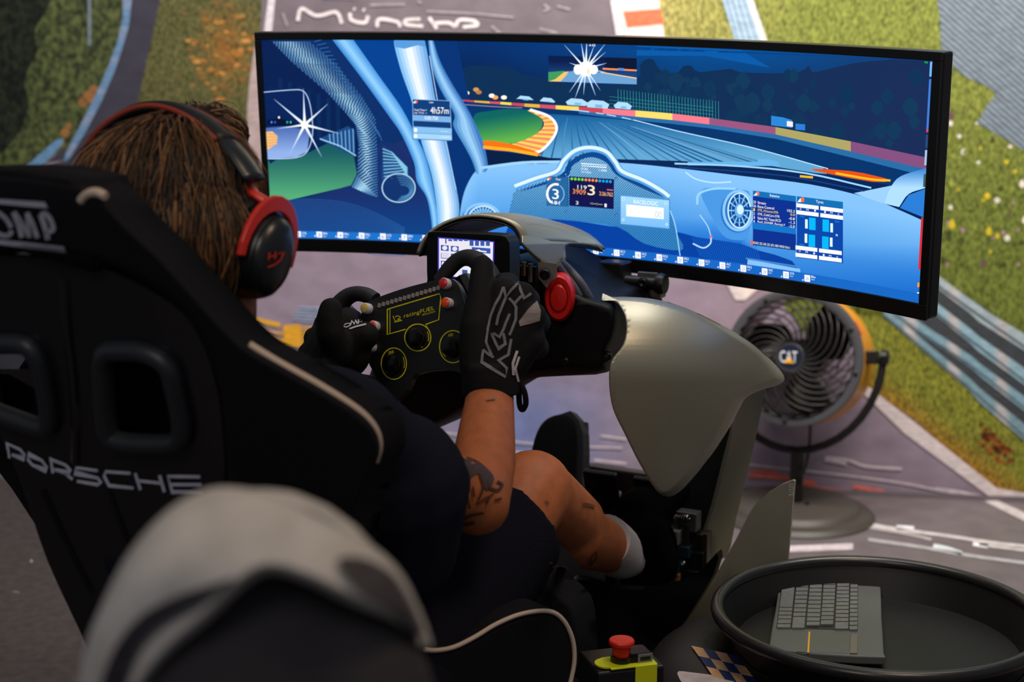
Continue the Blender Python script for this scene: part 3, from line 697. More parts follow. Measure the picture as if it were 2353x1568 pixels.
# barrier of coloured blocks
bx_ = [1060, 1090, 1125, 1150, 1175, 1205, 1240, 1277, 1330, 1385, 1460, 1545, 1630, 1782, 1955, 2128]; by_ = [229, 231, 233, 234, 236, 238, 240, 242, 245, 249, 254, 261, 271, 292, 325, 362]; bt_ = [3, 4, 5, 6, 6, 7, 8, 9, 10, 12, 14, 15, 15, 17, 23, 27]
for i in range(len(bx_) - 1):
    y1 = [(196, 70, 84), (222, 176, 60), (206, 78, 96), (240, 210, 84)][i % 4] if i < 9 else [(238, 120, 136), (246, 214, 104)][(i + 1) % 2]
    y1 = [None] * 9 and y1
    if bx_[i] > 1600: y1 = {1630: (150, 82, 122), 1782: (168, 158, 96), 1955: (128, 76, 122)}[bx_[i]]
    y0_ = y1
    F([(bx_[i], by_[i]), (min(bx_[i + 1], xr(370) - 2), by_[i + 1]), (min(bx_[i + 1], xr(390) - 2), by_[i + 1] + bt_[i + 1]), (bx_[i], by_[i] + bt_[i])], y0_, 6)
for i in range(8, len(bx_) - 1): F([(bx_[i], by_[i] + bt_[i]), (bx_[i + 1] if i < 14 else xr(390) - 2, by_[i + 1] + bt_[i + 1]), (bx_[i + 1] if i < 14 else xr(400) - 2, by_[i + 1] + bt_[i + 1] * 1.6), (bx_[i], by_[i] + bt_[i] * 1.6)], (40, 104, 160), 6)
# grass island, kerb
F(sm([(1088, 268), (1120, 256), (1180, 250), (1222, 256), (1246, 276), (1240, 300), (1210, 320), (1160, 332), (1100, 326)], 3), lambda x, y: mixc((10, 96, 92), (96, 176, 70), (y - 265) / 60 + (x - 1150) / 400), 5, 16, 10)
ko = sml([(1218, 252), (1262, 268), (1279, 292), (1270, 318), (1244, 346), (1222, 352)], 5); ki = sml([(1212, 254), (1244, 272), (1248, 292), (1222, 314), (1180, 330), (1150, 336)], 5)
kn = len(ko)
for i in range(kn - 1): F([ki[i], ko[i], ko[i + 1], ki[i + 1]], [(244, 206, 90), (236, 132, 96)][i % 2], 6)
Ln([(a, b) for a, b in ko], 6, (246, 246, 250), 7)
# bonnet
F(sm([(1107, 324), (1140, 325), (1190, 335), (1238, 352), (1234, 358), (1170, 348), (1110, 342)], 2), (236, 112, 18), 8); Ln([(1110, 338), (1170, 344), (1236, 356)], 7, (250, 172, 40), 9)
F([(1110, 344), (1236, 358), (1290, 368), (1280, 376), (1110, 378)], (2, 28, 66), 8)
# dashboard body
dash = sml([(1050, bot_y(1050)), (1060, 470), (1076, 420), (1102, 388), (1160, 378), (1290, 372), (1420, 374), (1550, 386), (1700, 404), (1862, 424), (1996, 455), (2060, 480), (xr(505) - 1, 508)], 4)
def dsh(x, y):
    c = mixc((128, 188, 240), (70, 146, 220), (y - np.interp(x, [1050, 1100, 1500, 2120], [460, 390, 385, 505])) / 130)
    return mixc(c, (24, 104, 200), (y - 560) / 120 if x > 1700 else (y - 500) / 70)
F([(1108, 378), (1290, 366), (1420, 366), (1560, 370), (1760, 380), (1900, 402), (2040, 425), (xr(480) - 1, 450), (xr(520) - 1, 520), (1996, 470), (1700, 415), (1420, 385), (1108, 395)], (2, 34, 84), 7)
F(dash + [(xr(690) - 1, bot_y(2100))] + [p for p in BP[::-1] if p[0] > 1050], dsh, 8, 20, 20)
Ln(sml([(1106, 386), (1200, 374), (1290, 372)], 4), 6, (156, 206, 246), 9)
# wiper, right bonnet, right pillar
F([(1580, 372), (1740, 372), (1742, 366), (1764, 366), (1788, 372), (1792, 382), (1580, 380)], (98, 172, 224), 9)
Ln(sml([(1550, 376), (1700, 382), (1850, 398), (2002, 432)], 4), 4, (150, 206, 244), 10); Ln(sml([(1560, 384), (1800, 404), (1990, 440)], 4), 3, (20, 60, 120), 10)
F(sm([(1862, 388), (1952, 393), (2010, 404), (2046, 415), (2004, 418), (1907, 400)], 2), (226, 78, 18), 10); Ln(sml([(1920, 398), (2000, 412), (2046, 415)], 4), 5, (252, 184, 30), 11); Ln([(1838, 405), (1868, 408)], 5, (240, 180, 40), 11)
F([(1962, 444), (2052, 426), (2040, 460), (2030, 468)], (150, 200, 240), 10)
F(sml([(2032, 468), (2046, 432), (2070, 405), (xr(386) - 1, 386)], 4) + sml([(xr(432) - 1, 432), (2088, 446), (2066, 476)], 4), lambda x, y: mixc((60, 130, 204), (170, 214, 246), (y - 390) / 40 if y < 430 else 1), 11, 12, 12)
F([(2068, 478), (2088, 448), (xr(432) - 1, 434), (xr(500) - 1, 500)], (40, 120, 206), 10)
# lower console darkness
F(sm([(1172, 510), (1300, 505), (1400, 520), (1540, 530), (1600, 545), (1700, 560), (1740, 575), (1820, 600), (1830, 640), (1720, 628), (1560, 606), (1300, 580), (1180, 570)], 2), (4, 62, 156), 9)
for k in range(30):
    x = 1590 + k * 5; Ln([(x, 545 + k * .5), (x + 20, 590 + k * 1.3)], 1.2, (20, 98, 196), 10)
# carbon instrument binnacle
bin_ = sm([(1172, 506), (1178, 456), (1190, 436), (1285, 402), (1306, 372), (1336, 354), (1372, 350), (1402, 362), (1424, 394), (1470, 416), (1534, 452), (1540, 480), (1552, 530), (1568, 575), (1480, 560), (1420, 522), (1320, 508), (1230, 502)], 3)
F(bin_, (10, 66, 128), 10)
from mathutils.geometry import intersect_line_line_2d as ill
def hatch(poly, stepx, col, wd, l, ang):
    xs = [p[0] for p in poly]; ys = [p[1] for p in poly]; dx, dy = math.cos(ang), math.sin(ang); nx, ny = -dy, dx
    vals = [p[0] * nx + p[1] * ny for p in poly]; v = min(vals) + stepx / 2
    while v < max(vals):
        hits = []
        for i in range(len(poly)):
            a, b = poly[i], poly[(i + 1) % len(poly)]; va = a[0] * nx + a[1] * ny - v; vb = b[0] * nx + b[1] * ny - v
            if va * vb < 0: t = va / (va - vb); hits.append((a[0] + (b[0] - a[0]) * t, a[1] + (b[1] - a[1]) * t))
        hits.sort(key=lambda h: h[0] * dx + h[1] * dy)
        for i in range(0, len(hits) - 1, 2): Ln([hits[i], hits[i + 1]], wd, col, l)
        v += stepx
hatch(bin_, 4.1, lambda x, y: mixc((140, 204, 240), (60, 146, 210), (y - 380) / 150), 2.2, 11, math.radians(-47))
# binnacle hood
F(sm([(1192, 440), (1285, 404), (1306, 374), (1338, 354), (1372, 350), (1404, 364), (1426, 396), (1478, 420), (1534, 456), (1474, 432), (1416, 402), (1396, 376), (1366, 362), (1338, 366), (1314, 384), (1296, 410)], 3), (6, 68, 136), 12)
hood = sml([(1182, 430), (1230, 412), (1278, 396), (1296, 370), (1322, 348), (1356, 341), (1392, 350), (1414, 374), (1430, 396), (1478, 416), (1520, 440), (1538, 454)], 5)
Ln(hood, 15, (84, 156, 220), 13); Ln([(x, y - 2) for x, y in hood], 8, (214, 236, 252), 14)
for x, y in ((1300, 401), (1416, 410), (1300, 484), (1416, 494)): F(ellp(x, y, 3.2, 3.2, 10), (8, 60, 120), 14); F(ellp(x, y, 1.5, 1.5, 8), (130, 190, 230), 15)
# little screen in the binnacle
F([(1308, 405), (1411, 412), (1410, 481), (1308, 473)], (14, 18, 74), 14)
for k in range(12): F(ellp(1314 + k * 8.05, 411 + k * .6, 3.1, 3.4, 10), [(120, 210, 60), (236, 140, 80), (20, 160, 226)][k // 4], 15)
T('119', 1327, 425, 21, 9, (240, 244, 252)); T('3909', 1316, 434, 30, 11, (250, 150, 60)); T('3', 1350, 425, 17, 23, (255, 232, 190)); T('2:26:762', 1377, 440, 31, 9, (250, 190, 120)); T('3', 1323, 462, 6, 8, (230, 236, 250)); T('1', 1389, 468, 5, 8, (230, 236, 250)); T('---', 1395, 435, 13, 2, (250, 150, 120)); T('-:--:---', 1356, 465, 28, 5, (220, 220, 170))
# gauge
F([(1255, 405), (1306, 407), (1306, 475), (1256, 472)], (14, 74, 132), 13)
hatch([(1256, 406), (1304, 408), (1304, 474), (1256, 471)], 4.1, (56, 130, 186), 1.4, 14, math.radians(-47))
Ln(ellp(1277, 446, 19, 22, 30, 0, -60, 235)[::1], 1.6, (150, 200, 236), 15); Ln(ellp(1277, 446, 19.5, 22.5, 26, 0, 120, 290), 5, (248, 250, 255), 16)
T('3', 1269, 434, 15, 23, (252, 253, 255)); T('181', 1268, 461, 18, 8, (252, 253, 255)); F([(1256, 414), (1262, 408), (1264, 412), (1259, 415)], (240, 240, 240), 15); F(ellp(1264, 410, 2.6, 3.4, 10), (240, 100, 60), 16); T('Gear', 1277, 409, 12, 5, (236, 244, 252))
# figures above
Ln([(1336, 376), (1394, 380), (1394, 385), (1336, 381)], 1.3, (236, 246, 255), 15, closed=True); T('FUEL', 1336, 385, 16, 5, (240, 248, 255)); T('1.000', 1376, 388, 18, 5, (240, 248, 255)); T('OUTSIDE', 1336, 393, 22, 4, (232, 244, 255))
# timing box
F([(1426, 449), (1538, 460), (1538, 526), (1426, 515)], lambda x, y: mixc((160, 212, 248), (120, 184, 240), (y - 450) / 70), 13, 20, 14); Ln([(1426, 449), (1538, 460), (1538, 526), (1426, 515)], 1.2, (70, 140, 210), 14, closed=True)
F([(1439, 470), (1525, 478), (1525, 504), (1439, 497)], (250, 250, 253), 15); T('RACELOGIC', 1456, 459, 56, 9, (250, 252, 255), 15, .09); T('00', 1505, 485, 16, 15, (176, 206, 216), 16)
for x, y in ((1432, 458), (1530, 468), (1432, 505), (1532, 516)): F(ellp(x, y, 3, 3, 10), (220, 240, 252), 15); F(ellp(x, y, 1.4, 1.4, 8), (40, 90, 150), 16)
# vents
def vent(cx, cy, rx, ry, l, a0=0, a1=360):
    F(ellp(cx - 4, cy + 3, rx + 13, ry + 8, 30, 0, a0, a1), (40, 112, 192), l); Ln(ellp(cx - 2, cy, rx + 8, ry + 5, 30, 0, a0, a1), 6, (134, 194, 242), l + 1); F(ellp(cx, cy, rx, ry, 30, 0, a0, a1), (6, 66, 140), l + 2); Ln(ellp(cx, cy, rx, ry, 30, 0, a0, a1), 3.4, (196, 228, 250), l + 3)
    for k in range(12):
        a = math.radians(a0 + (a1 - a0) * k / 12); Ln([(cx + rx * .45 * math.cos(a), cy + ry * .45 * math.sin(a)), (cx + rx * .93 * math.cos(a), cy + ry * .93 * math.sin(a))], 3, (130, 196, 240), l + 4)
    Ln(ellp(cx, cy, rx * .72, ry * .72, 26, 0, a0, a1), 1.6, (110, 180, 232), l + 4); F(ellp(cx, cy, rx * .42, ry * .42, 20, 0, a0, a1), (100, 168, 226), l + 5); F(ellp(cx + 2, cy - 2, rx * .3, ry * .28, 18, 0, a0, a1), (206, 232, 250), l + 6)
F(sm([(1610, 440), (1650, 432), (1700, 436), (1725, 450), (1720, 540), (1690, 552), (1660, 540), (1636, 500)], 3), (70, 146, 220), 9); Ln(sml([(1602, 470), (1606, 446), (1640, 434), (1690, 434)], 4), 5, (150, 206, 246), 10)
vent(1699, 484, 26, 40, 10); vent(1110, 500, 32, 26, 9, 180, 360)
Ln(sml([(1575, 396), (1600, 412), (1640, 420), (1680, 418)], 4), 3, (186, 224, 250), 10); Ln(sml([(1540, 484), (1552, 520), (1563, 590)], 4), 2.4, (150, 206, 244), 12)
Ln(sml([(1608, 494), (1626, 520), (1634, 545)], 4), 2.2, (170, 214, 246), 11); Ln(sml([(1634, 545), (1632, 560), (1616, 570), (1592, 560)], 4), 3.4, (176, 214, 246), 11); F(ellp(1634, 544, 3, 3, 8), (240, 110, 60), 12)
# seat-belt buckle plate, lower right
F([(1718, 596), (1838, 618), (1842, 646), (1716, 624)], (130, 186, 240), 11); Ln([(1714, 594), (1838, 614)], 4, (60, 130, 200), 12)
for k in range(3): Ln(ellp(1738 + k * 38, 622 + k * 6, 15, 9, 14, 0, 180, 360), 2, (196, 224, 250), 13)
# standings panel
def quad(x0, y0, x1, y1, sl, col, l): F([(x0, y0), (x1, y0 + (x1 - x0) * sl), (x1, y1 + (x1 - x0) * sl), (x0, y1)], col, l)
quad(1730, 438, 1829, 560, .13, (8, 46, 140), 18); quad(1730, 438, 1829, 451, .13, (16, 108, 176), 19); quad(1729, 511, 1829, 526, .13, (18, 112, 192), 19); quad(1727, 553, 1828, 563, .13, (10, 52, 120), 19)
F([(1731, 450), (1737, 444), (1742, 442), (1740, 449)], (245, 245, 245), 20); F(ellp(1741, 445, 4, 5, 10), (242, 106, 66), 20); T('Relative', 1769, 446, 22, 6, (246, 250, 255), 20, .13)
for k, (n_, nm, gap, c_) in enumerate((('25', 'Stream', '', (246, 250, 255)), ('26', 'Race-Control', '102.3', (246, 250, 255)), ('1', 'STR_McLaren.STR', '0.0', (246, 214, 30)), ('2', 'STR_ColtCars.STR', '-0.8', (246, 250, 255)), ('3', 'Salon RC Team.RCD', '-1.3', (246, 250, 255)), ('4', 'Ruef_GNNBP_Racing1.F', '-2.0', (246, 250, 255)))):
    y = 461 + k * 8.9; T(n_, 1731, y, 6 if len(n_) > 1 else 3.5, 6, c_, 20, .13); T(nm, 1741, y + 1.3, len(nm) * 3.15, 6.2, c_, 20, .13)
    if gap: T(gap, 1827 - len(gap) * 3.6, y + 11, len(gap) * 3.4, 6, c_, 20, .13)
F(ellp(1728, 558, 3.4, 5, 10), (240, 90, 60), 20); T('ROAD: 22C AIR: 22C 67% 100% WIND 0.0m/s', 1731, 555, 84, 5.5, (240, 246, 255), 20, .14)
# tyres panel
quad(1831, 451, 1937, 592, .125, (8, 66, 160), 18); quad(1831, 451, 1937, 466, .125, (16, 108, 176), 19); F([(1832, 465), (1838, 457), (1842, 455), (1841, 464)], (245, 245, 245), 20); F(ellp(1844, 459, 4.4, 6, 10), (242, 106, 66), 20); T('Tyres', 1875, 460, 17, 8, (246, 250, 255), 20, .13)
wh = (246, 244, 248)
for y in (467, 483): quad(1830, y, 1881, y + 9, .125, wh, 20); quad(1885, y + 7, 1937, y + 16, .125, wh, 20)
for y in (564, 581): quad(1828, y, 1878, y + 9, .125, wh, 20); quad(1882, y + 7, 1934, y + 16, .125, wh, 20)
for x, y in ((1859, 500), (1890, 504), (1858, 539), (1889, 543)): quad(x, y, x + 15, y + 28, .1, (4, 176, 246), 20)
for x, y in ((1850, 504), (1908, 513), (1849, 537), (1907, 546)): quad(x, y, x + 6, y + 21, .1, (214, 240, 236), 20)
for x, y, t_ in ((1838, 478, 'O'), (1853, 480, 'M'), (1871, 482, 'I'), (1894, 485, 'I'), (1908, 487, 'M'), (1925, 490, 'O'), (1836, 575, 'O'), (1851, 577, 'M'), (1869, 580, 'I'), (1891, 584, 'I'), (1905, 586, 'M'), (1922, 589, 'O')): T(t_, x, y, 3.5 if t_ != 'M' else 5, 4.4, (246, 250, 255), 21)
for x, y in ((1838, 495), (1918, 507), (1837, 560), (1915, 573)): T('22psi', x, y, 11, 4.5, (20, 160, 246), 20)
T('98', 1920, 538, 5, 5, (240, 246, 250), 20)
# lap panel
quad(948, 228, 1034, 320, .05, (54, 110, 176), 13); quad(948, 228, 1034, 264, .05, (10, 60, 120), 14); quad(949, 264, 1036, 277, .05, (120, 172, 222), 14); quad(949, 278, 1037, 290, .05, (12, 58, 116), 14); quad(950, 291, 1038, 305, .05, (130, 186, 232), 14); quad(950, 306, 1038, 318, .05, (160, 206, 240), 14)
T('Laps', 986, 233, 10, 5, (240, 246, 252), 16, .03); T('4h57m', 989, 246, 42, 15, (252, 253, 255), 16, .03); T('Total Time >', 951, 250, 30, 5, (240, 246, 252), 16, .03); T('Lap Time  v', 951, 257, 30, 5, (240, 246, 252), 16, .03); T('0:00.750', 976, 267, 30, 8, (246, 250, 255), 16, .03)
F(ellp(955, 299, 4, 5, 12), (246, 250, 255), 16); F(ellp(955, 313, 4, 5, 12), (236, 244, 252), 16); T('-:--:--', 1012, 300, 19, 4, (252, 253, 255), 16, .03); T('-:--:--', 1013, 313, 19, 4, (252, 253, 255), 16, .03)
F([(949, 236), (955, 231), (957, 234), (953, 238)], (245, 245, 245), 16); F(ellp(957, 234, 2.5, 3.6, 10), (240, 110, 50), 17); Ln([(948, 228), (1034, 232), (1038, 322), (950, 318)], 1, (150, 200, 236), 17, closed=True)
# rear-view inset
F([(1260, 128), (1463, 134), (1463, 194), (1260, 187)], lambda x, y: mixc((4, 26, 72), (24, 64, 120), (y - 140) / 30), 5, 20, 10); F([(1390, 132), (1463, 134), (1463, 165), (1390, 155)], (6, 20, 50), 6)
F([(1260, 168), (1310, 164), (1340, 160), (1463, 180), (1463, 194), (1260, 187)], (104, 156, 204), 6); F([(1260, 166), (1296, 163), (1304, 168), (1280, 186), (1260, 187)], (60, 150, 90), 7); F([(1276, 182), (1296, 166), (1306, 164), (1302, 172), (1288, 187), (1262, 187)], (246, 190, 100), 8)
Ln([(1385, 158), (1463, 162)], 4, (240, 140, 70), 7); Ln([(1380, 166), (1463, 180)], 2.4, (240, 200, 130), 7); F([(1420, 156), (1434, 157), (1434, 163), (1420, 162)], (90, 130, 220), 8)
star(1346, 158, [(-100, 62, 7), (-88, 66, 8), (-132, 74, 6), (-52, 74, 7), (-40, 60, 5), (-160, 40, 6), (-15, 50, 6), (10, 46, 6), (110, 72, 7), (70, 66, 7), (125, 66, 5), (56, 60, 5), (95, 60, 5), (-70, 60, 5)], 17, 10); F(ellp(1328, 160, 10, 12, 14), (255, 255, 252), 12); F(ellp(1364, 160, 10, 11, 14), (255, 255, 252), 12); F(ellp(1352, 164, 4, 7, 12), (236, 224, 190), 13)
T('-6.62', 1352, 101, 16, 5, (250, 252, 250), 12, .03)
# bottom ticker
for i in range(30):
    a, b = BP[i], BP[i + 1]
    if a[0] < 640: h0 = h1 = 16
    else: h0 = 16 + 6 * (a[0] - 640) / 1500; h1 = 16 + 6 * (b[0] - 640) / 1500
    F([(a[0], a[1] - h0), (b[0], b[1] - h1), b, a], (24, 110, 196) if a[0] < 1000 else (22, 100, 190), 22)
names = ['GTR', 'BMW', 'FR1', 'FR2', 'GT3', 'BPM', 'FR2', 'GT3', 'RC3', 'AC3', 'FR3', 'GT2', 'FR2', 'AC3', 'RF2', 'RC3', 'AC2', 'RS3', 'FR3', 'RC2', 'AC', 'FR3', 'GNC', 'GTA', 'Blo']
xs_ = [685, 733.5, 782, 831, 880, 929, 977, 1026, 1075, 1124, 1172, 1223, 1272, 1321, 1369, 1417, 1466, 1515, 1563, 1612, 1660, 1708, 1757, 1806, 1855]
for k, x in enumerate(xs_):
    y = bot_y(x); s = 13 + 2.5 * (x - 600) / 1400; sl = .05 + .09 * (x - 600) / 1400
    F([(x - 6.5, y - s - 3), (x + 6.5, y - s - 3 + 13 * sl), (x + 6.5, y - 3 + 13 * sl), (x - 6.5, y - 3)], (244, 246, 250), 23); T(str(k + 2), x - 3.6, y - s + 1, 7, s * .55, (60, 130, 180), 24, sl)
    T(names[k], x + 9, y - s - 1, 10, 5.5, (246, 250, 255), 23, sl); T('----', x + 9, y - s + 7.5, 7, 1.4, (220, 236, 250), 23, sl); F(ellp(x - 10, y - 6, 1.6, 1.8, 8), (236, 244, 252), 23)
# thin strip at the right edge
for y0, y1, c_ in ((142, 176, (110, 180, 240)), (182, 298, (60, 120, 210)), (298, 304, (230, 60, 60)), (310, 340, (40, 70, 120)), (345, 380, (160, 190, 220)), (400, 430, (60, 90, 90)), (500, 620, (214, 40, 50)), (650, 660, (240, 150, 40)), (672, 682, (236, 240, 250))):
    F([(xr(y0) - 7, y0), (xr(y0) - 1, y0), (xr(y1) - 1, y1), (xr(y1) - 7, y1)], c_, 22)
T('99', 2124, 141, 8, 5, (20, 220, 30), 22)
m_scr = emat('screen_light', 1.15)
S.build('screen_picture', [m_scr], monitor)
# ================================================================== simulator rig
m_pod = mat('satin_grey_paint', (156, 154, 138), 0.36, 0.5, 0.5, bump=0.05, nscale=900)
m_blk = mat('black_plastic', (8, 8, 9), 0.42); m_blkg = mat('black_gloss', (6, 6, 8), 0.22); m_steel = mat('brushed_steel', (150, 140, 128), 0.38, 0.9)
m_rub = mat('black_rubber', (13, 13, 14), 0.7); m_dark = mat('dark_metal', (24, 24, 26), 0.4, 0.6); m_brass = mat('brass_contacts', (190, 150, 90), 0.3, 0.9)
m_red = mat('red_plastic', (190, 26, 20), 0.3); m_cab = mat('cable_grey', (70, 74, 84), 0.5)
rigo = empty('racing_simulator', rig(-0.35, 0.05, 0.0), 'grey and black racing simulator frame with satin body panels under the curved monitor', 'simulator')
# cockpit housing behind the wheel
hs = sm([(1180, 590), (1240, 600), (1300, 640), (1350, 672), (1408, 690), (1428, 730), (1420, 780), (1404, 812), (1394, 856), (1300, 864), (1216, 872), (1130, 912), (1050, 962), (975, 992), (900, 960), (855, 900), (850, 860), (900, 760), (1000, 650)], 3)
shell('cockpit_housing', hs, lambda x, y: 2.30 - (x - 1150) * .00018, DV * 0.16, mat('housing_black', (6, 6, 8), .5, 0, .2), rigo, 40, 40, rim=(26, .05))
# red button on the housing
RBs = Surf(P(1290, 680, 2.265), RV, ZV); c = RBs.pt(1286, 682); nb = (RBs.n + RV * .35).normalized()
lathe('button_ring', c, nb, [(0.036, -0.012), (0.036, 0.006), (0.031, 0.014), (0.023, 0.014), (0.021, 0.008)], m_red, rigo, 36, ZV, .62)
lathe('push_button', c, nb, [(0.0225, 0.0), (0.0225, 0.012), (0.018, 0.017), (0.0001, 0.019)], m_red, rigo, 32, ZV, .62)
# round dome of the side housing and rivets
for x, y in ((1397, 818), (1392, 822), (1300, 830), (1160, 880)): lathe('bolt', P(x, y, 2.27), -DV + RV * .3, [(0.006, -.006), (0.006, 0.006), (0.004, 0.008), (0.0001, 0.008)], m_dark, rigo, 12)
# big satin body panel
pod = sm([(1376, 681), (1440, 680), (1496, 686), (1560, 704), (1640, 742), (1710, 782), (1762, 828), (1790, 862), (1784, 880), (1740, 894), (1704, 912), (1688, 936), (1660, 990), (1622, 1046), (1584, 1094), (1552, 1128), (1526, 1141), (1500, 1128), (1462, 1068), (1428, 1000), (1400, 940), (1391, 880), (1396, 828), (1424, 788), (1430, 740), (1412, 702)], 4)
def podd(x, y):
    u = (x - 1420) / 370; v = (y - 700) / 430
    return 2.19 + 0.10 * u + 0.10 * (u - .35) ** 2 + 0.17 * max(0, .42 - v) ** 2 * 2.2 + 0.05 * v * v
shell('body_panel', pod, podd, DV * 0.006, m_pod, rigo, 12, 12, rim=(12, .022), rimvec=DV * .8 - ZV * .25)
# front support leg, its dark inner face, and the side fin
leg = sm([(1690, 932), (1706, 912), (1742, 894), (1758, 886), (1752, 930), (1736, 1010), (1714, 1100), (1692, 1190), (1668, 1282), (1612, 1268), (1640, 1170), (1668, 1060), (1686, 985)], 3)
shell('support_leg', leg, lambda x, y: 2.46 + (y - 900) * .00004, DV * 0.02 - RV * 0.012, m_pod, rigo, 30, 30)
shell('inner_leg_plate', [(1684, 936), (1692, 950), (1668, 1060), (1640, 1170), (1612, 1272), (1550, 1300), (1540, 1200), (1590, 1080), (1640, 1010)], lambda x, y: 2.50, DV * 0.012, m_blk, rigo, 40, 40)
fin = [(1826, 1106), (1822, 1104), (1796, 1114), (1764, 1134), (1738, 1156), (1722, 1180), (1690, 1242), (1650, 1312), (1600, 1392), (1562, 1440), (1560, 1560), (1790, 1560), (1802, 1400), (1812, 1270)]
FINS = Surf(P(1700, 1300, 2.425), (RV + DV * .35), ZV)
shell('side_fin', fin, FINS, DV * 0.006, m_pod, rigo, 30, 30)
fp = MB()
for k in range(5):
    y = 1113 + k * 6; fp.line(FINS, [(1813, y), (1824, y + .5)], 1.6, (200, 198, 190), 1, step=.0006); fp.line(FINS, [(1814 + (k % 2) * 9, y), (1814 + (k % 2) * 9, y + 6)], 1.5, (200, 198, 190), 1, step=.0006)
fp.text(FINS, 'lab', [(1820, 1140), (1819, 1148), (1813, 1147), (1814, 1139)], (196, 120, 40), 1, 0, .0006)
fp.build('fin_lettering', [MATS['print_grey']], rigo)
# base deck and frame down to the floor
bk = [rig(-0.95, -0.24, .20), rig(-0.95, 0.17, .20), rig(0.12, .18, .20), rig(0.12, -.24, .20)]
V = [p - ZV * .08 for p in bk] + bk
mesh('base_deck', V, [[3, 2, 1, 0], [4, 5, 6, 7], [0, 1, 5, 4], [1, 2, 6, 5], [2, 3, 7, 6], [3, 0, 4, 7]], m_blk, rigo)
for a_, b_ in ((-.9, -.2), (-.9, .13), (.06, -.2), (.06, .14)):
    box('frame_foot', rig(a_, b_, .06), DV * .03, RV * .03, ZV * .06, m_dark, rigo, .004)
box('front_panel', rig(.22, -.04, .26), DV * .012, RV * .16, ZV * .13, m_blk, rigo, .004)
box('front_beam', rig(.16, -.04, .16), DV * .07, RV * .16, ZV * .03, m_blk, rigo, .004)
# side trim below the pedals
shell('deck_side_panel', sm([(1290, 1330), (1400, 1352), (1520, 1352), (1600, 1320), (1648, 1270), (1640, 1320), (1580, 1420), (1530, 1500), (1500, 1640), (1290, 1640), (1270, 1450)], 2), 2.335, DV * .02, m_blkg, rigo, 50, 50)
# dash cowl: arch shell + grey flank
rear = sml([(962, 584), (972, 560), (995, 532), (1035, 510), (1085, 499), (1135, 503), (1172, 516), (1190, 536), (1196, 560)], 3)
front = sml([(1060, 585), (1068, 566), (1085, 546), (1115, 528), (1165, 512), (1230, 509), (1295, 520), (1350, 542), (1388, 574)], 3)
Vc = []; Fc = []; nr = len(rear); K = 10
for j in range(K + 1):
    t = j / K
    for a, b in zip(rear, front):
        p = P(a[0], a[1], 2.20).lerp(P(b[0], b[1], 2.40), t); Vc.append(p + ZV * (0.006 * math.sin(math.pi * t)))
for j in range(K):
    for i in range(nr - 1): Fc.append([j * nr + i, j * nr + i + 1, (j + 1) * nr + i + 1, (j + 1) * nr + i])
o = mesh('dash_cowl', Vc, Fc, m_pod, rigo, True); sd = o.modifiers.new('solid', 'SOLIDIFY'); sd.thickness = 0.004; sd.offset = 1
inner = mesh('cowl_lining', [v - ZV * .003 for v in Vc], Fc, m_blk, rigo, True); sd = inner.modifiers.new('solid', 'SOLIDIFY'); sd.thickness = 0.002; sd.offset = -1
flank = sm([(1150, 506), (1180, 520), (1194, 545), (1197, 562), (1220, 586), (1246, 606), (1270, 613), (1290, 611), (1300, 596), (1302, 567), (1340, 566), (1390, 575), (1360, 546), (1300, 522), (1230, 508)], 4)
shell('cowl_flank', flank, lambda x, y: 2.185 + max(0, x - 1200) * .0011 + max(0, 560 - y) * .0008, DV * 0.004 - RV * .003, m_pod, rigo, 12, 12, rim=(8, .010))
# bracket, bolt and brass contacts under the cowl
shell('cowl_bracket', [(1236, 602), (1278, 606), (1276, 640), (1262, 650), (1256, 662), (1238, 640)], 2.235, DV * .004, m_steel, rigo, 0, 0, smooth=False)
lathe('bolt', P(1252, 628, 2.232), -DV + RV * .5, [(0.008, 0), (0.008, 0.014), (0.006, 0.016), (0.005, 0.010), (0.0001, 0.010)], m_dark, rigo, 16)
for k, (x, y0, y1) in enumerate(((1178, 590, 640), (1190, 588, 622), (1204, 602, 634), (1219, 606, 648), (1186, 612, 642))):
    tube('contact_pin', [P(x, y1, 2.25), P(x, y0, 2.25)], [.0035, .0042], m_brass if k != 3 else m_steel, rigo, 10)
box('contact_block', P(1204, 645, 2.262), RV * .022, DV * .006, ZV * .022, m_dark, rigo, .001)
tube('cable', [P(1286, 600, 2.28), P(1310, 622, 2.29), P(1336, 652, 2.285), P(1358, 690, 2.29), P(1384, 730, 2.32)], 0.0062, m_cab, rigo, 10, sub=5)
tube('cable', [P(1280, 608, 2.27), P(1298, 632, 2.28), P(1322, 664, 2.28), P(1346, 706, 2.29), P(1370, 745, 2.32)], 0.0058, m_cab, rigo, 10, sub=5)
# monitor bracket
box('monitor_bracket', P(1412, 640, 2.46), RV * .022, DV * .02, ZV * .028, m_blk, rigo, .003)
box('monitor_bracket', P(1450, 662, 2.44), RV * .055, DV * .012, ZV * .012, m_steel, rigo, .002)
box('bracket_plate', P(1488, 652, 2.42), RV * .016, DV * .004, ZV * .018, m_steel, rigo, .001)
lathe('bracket_bolt', P(1478, 648, 2.40), -DV + RV * .3, [(.008, 0), (.008, .012), (.005, .014), (.0001, .010)], m_dark, rigo, 16)
tube('bracket_pivot', [P(1440, 646, 2.43), P(1520, 654, 2.40)], .010, m_blk, rigo, 14); lathe('bracket_knob', P(1510, 652, 2.40), RV, [(.015, 0), (.017, .006), (.015, .014), (.0001, .015)], m_blk, rigo, 18)
box('monitor_arm', rig(.055, 0.0, .70), DV * .025, RV * .03, ZV * .05, m_blk, rigo, .006)
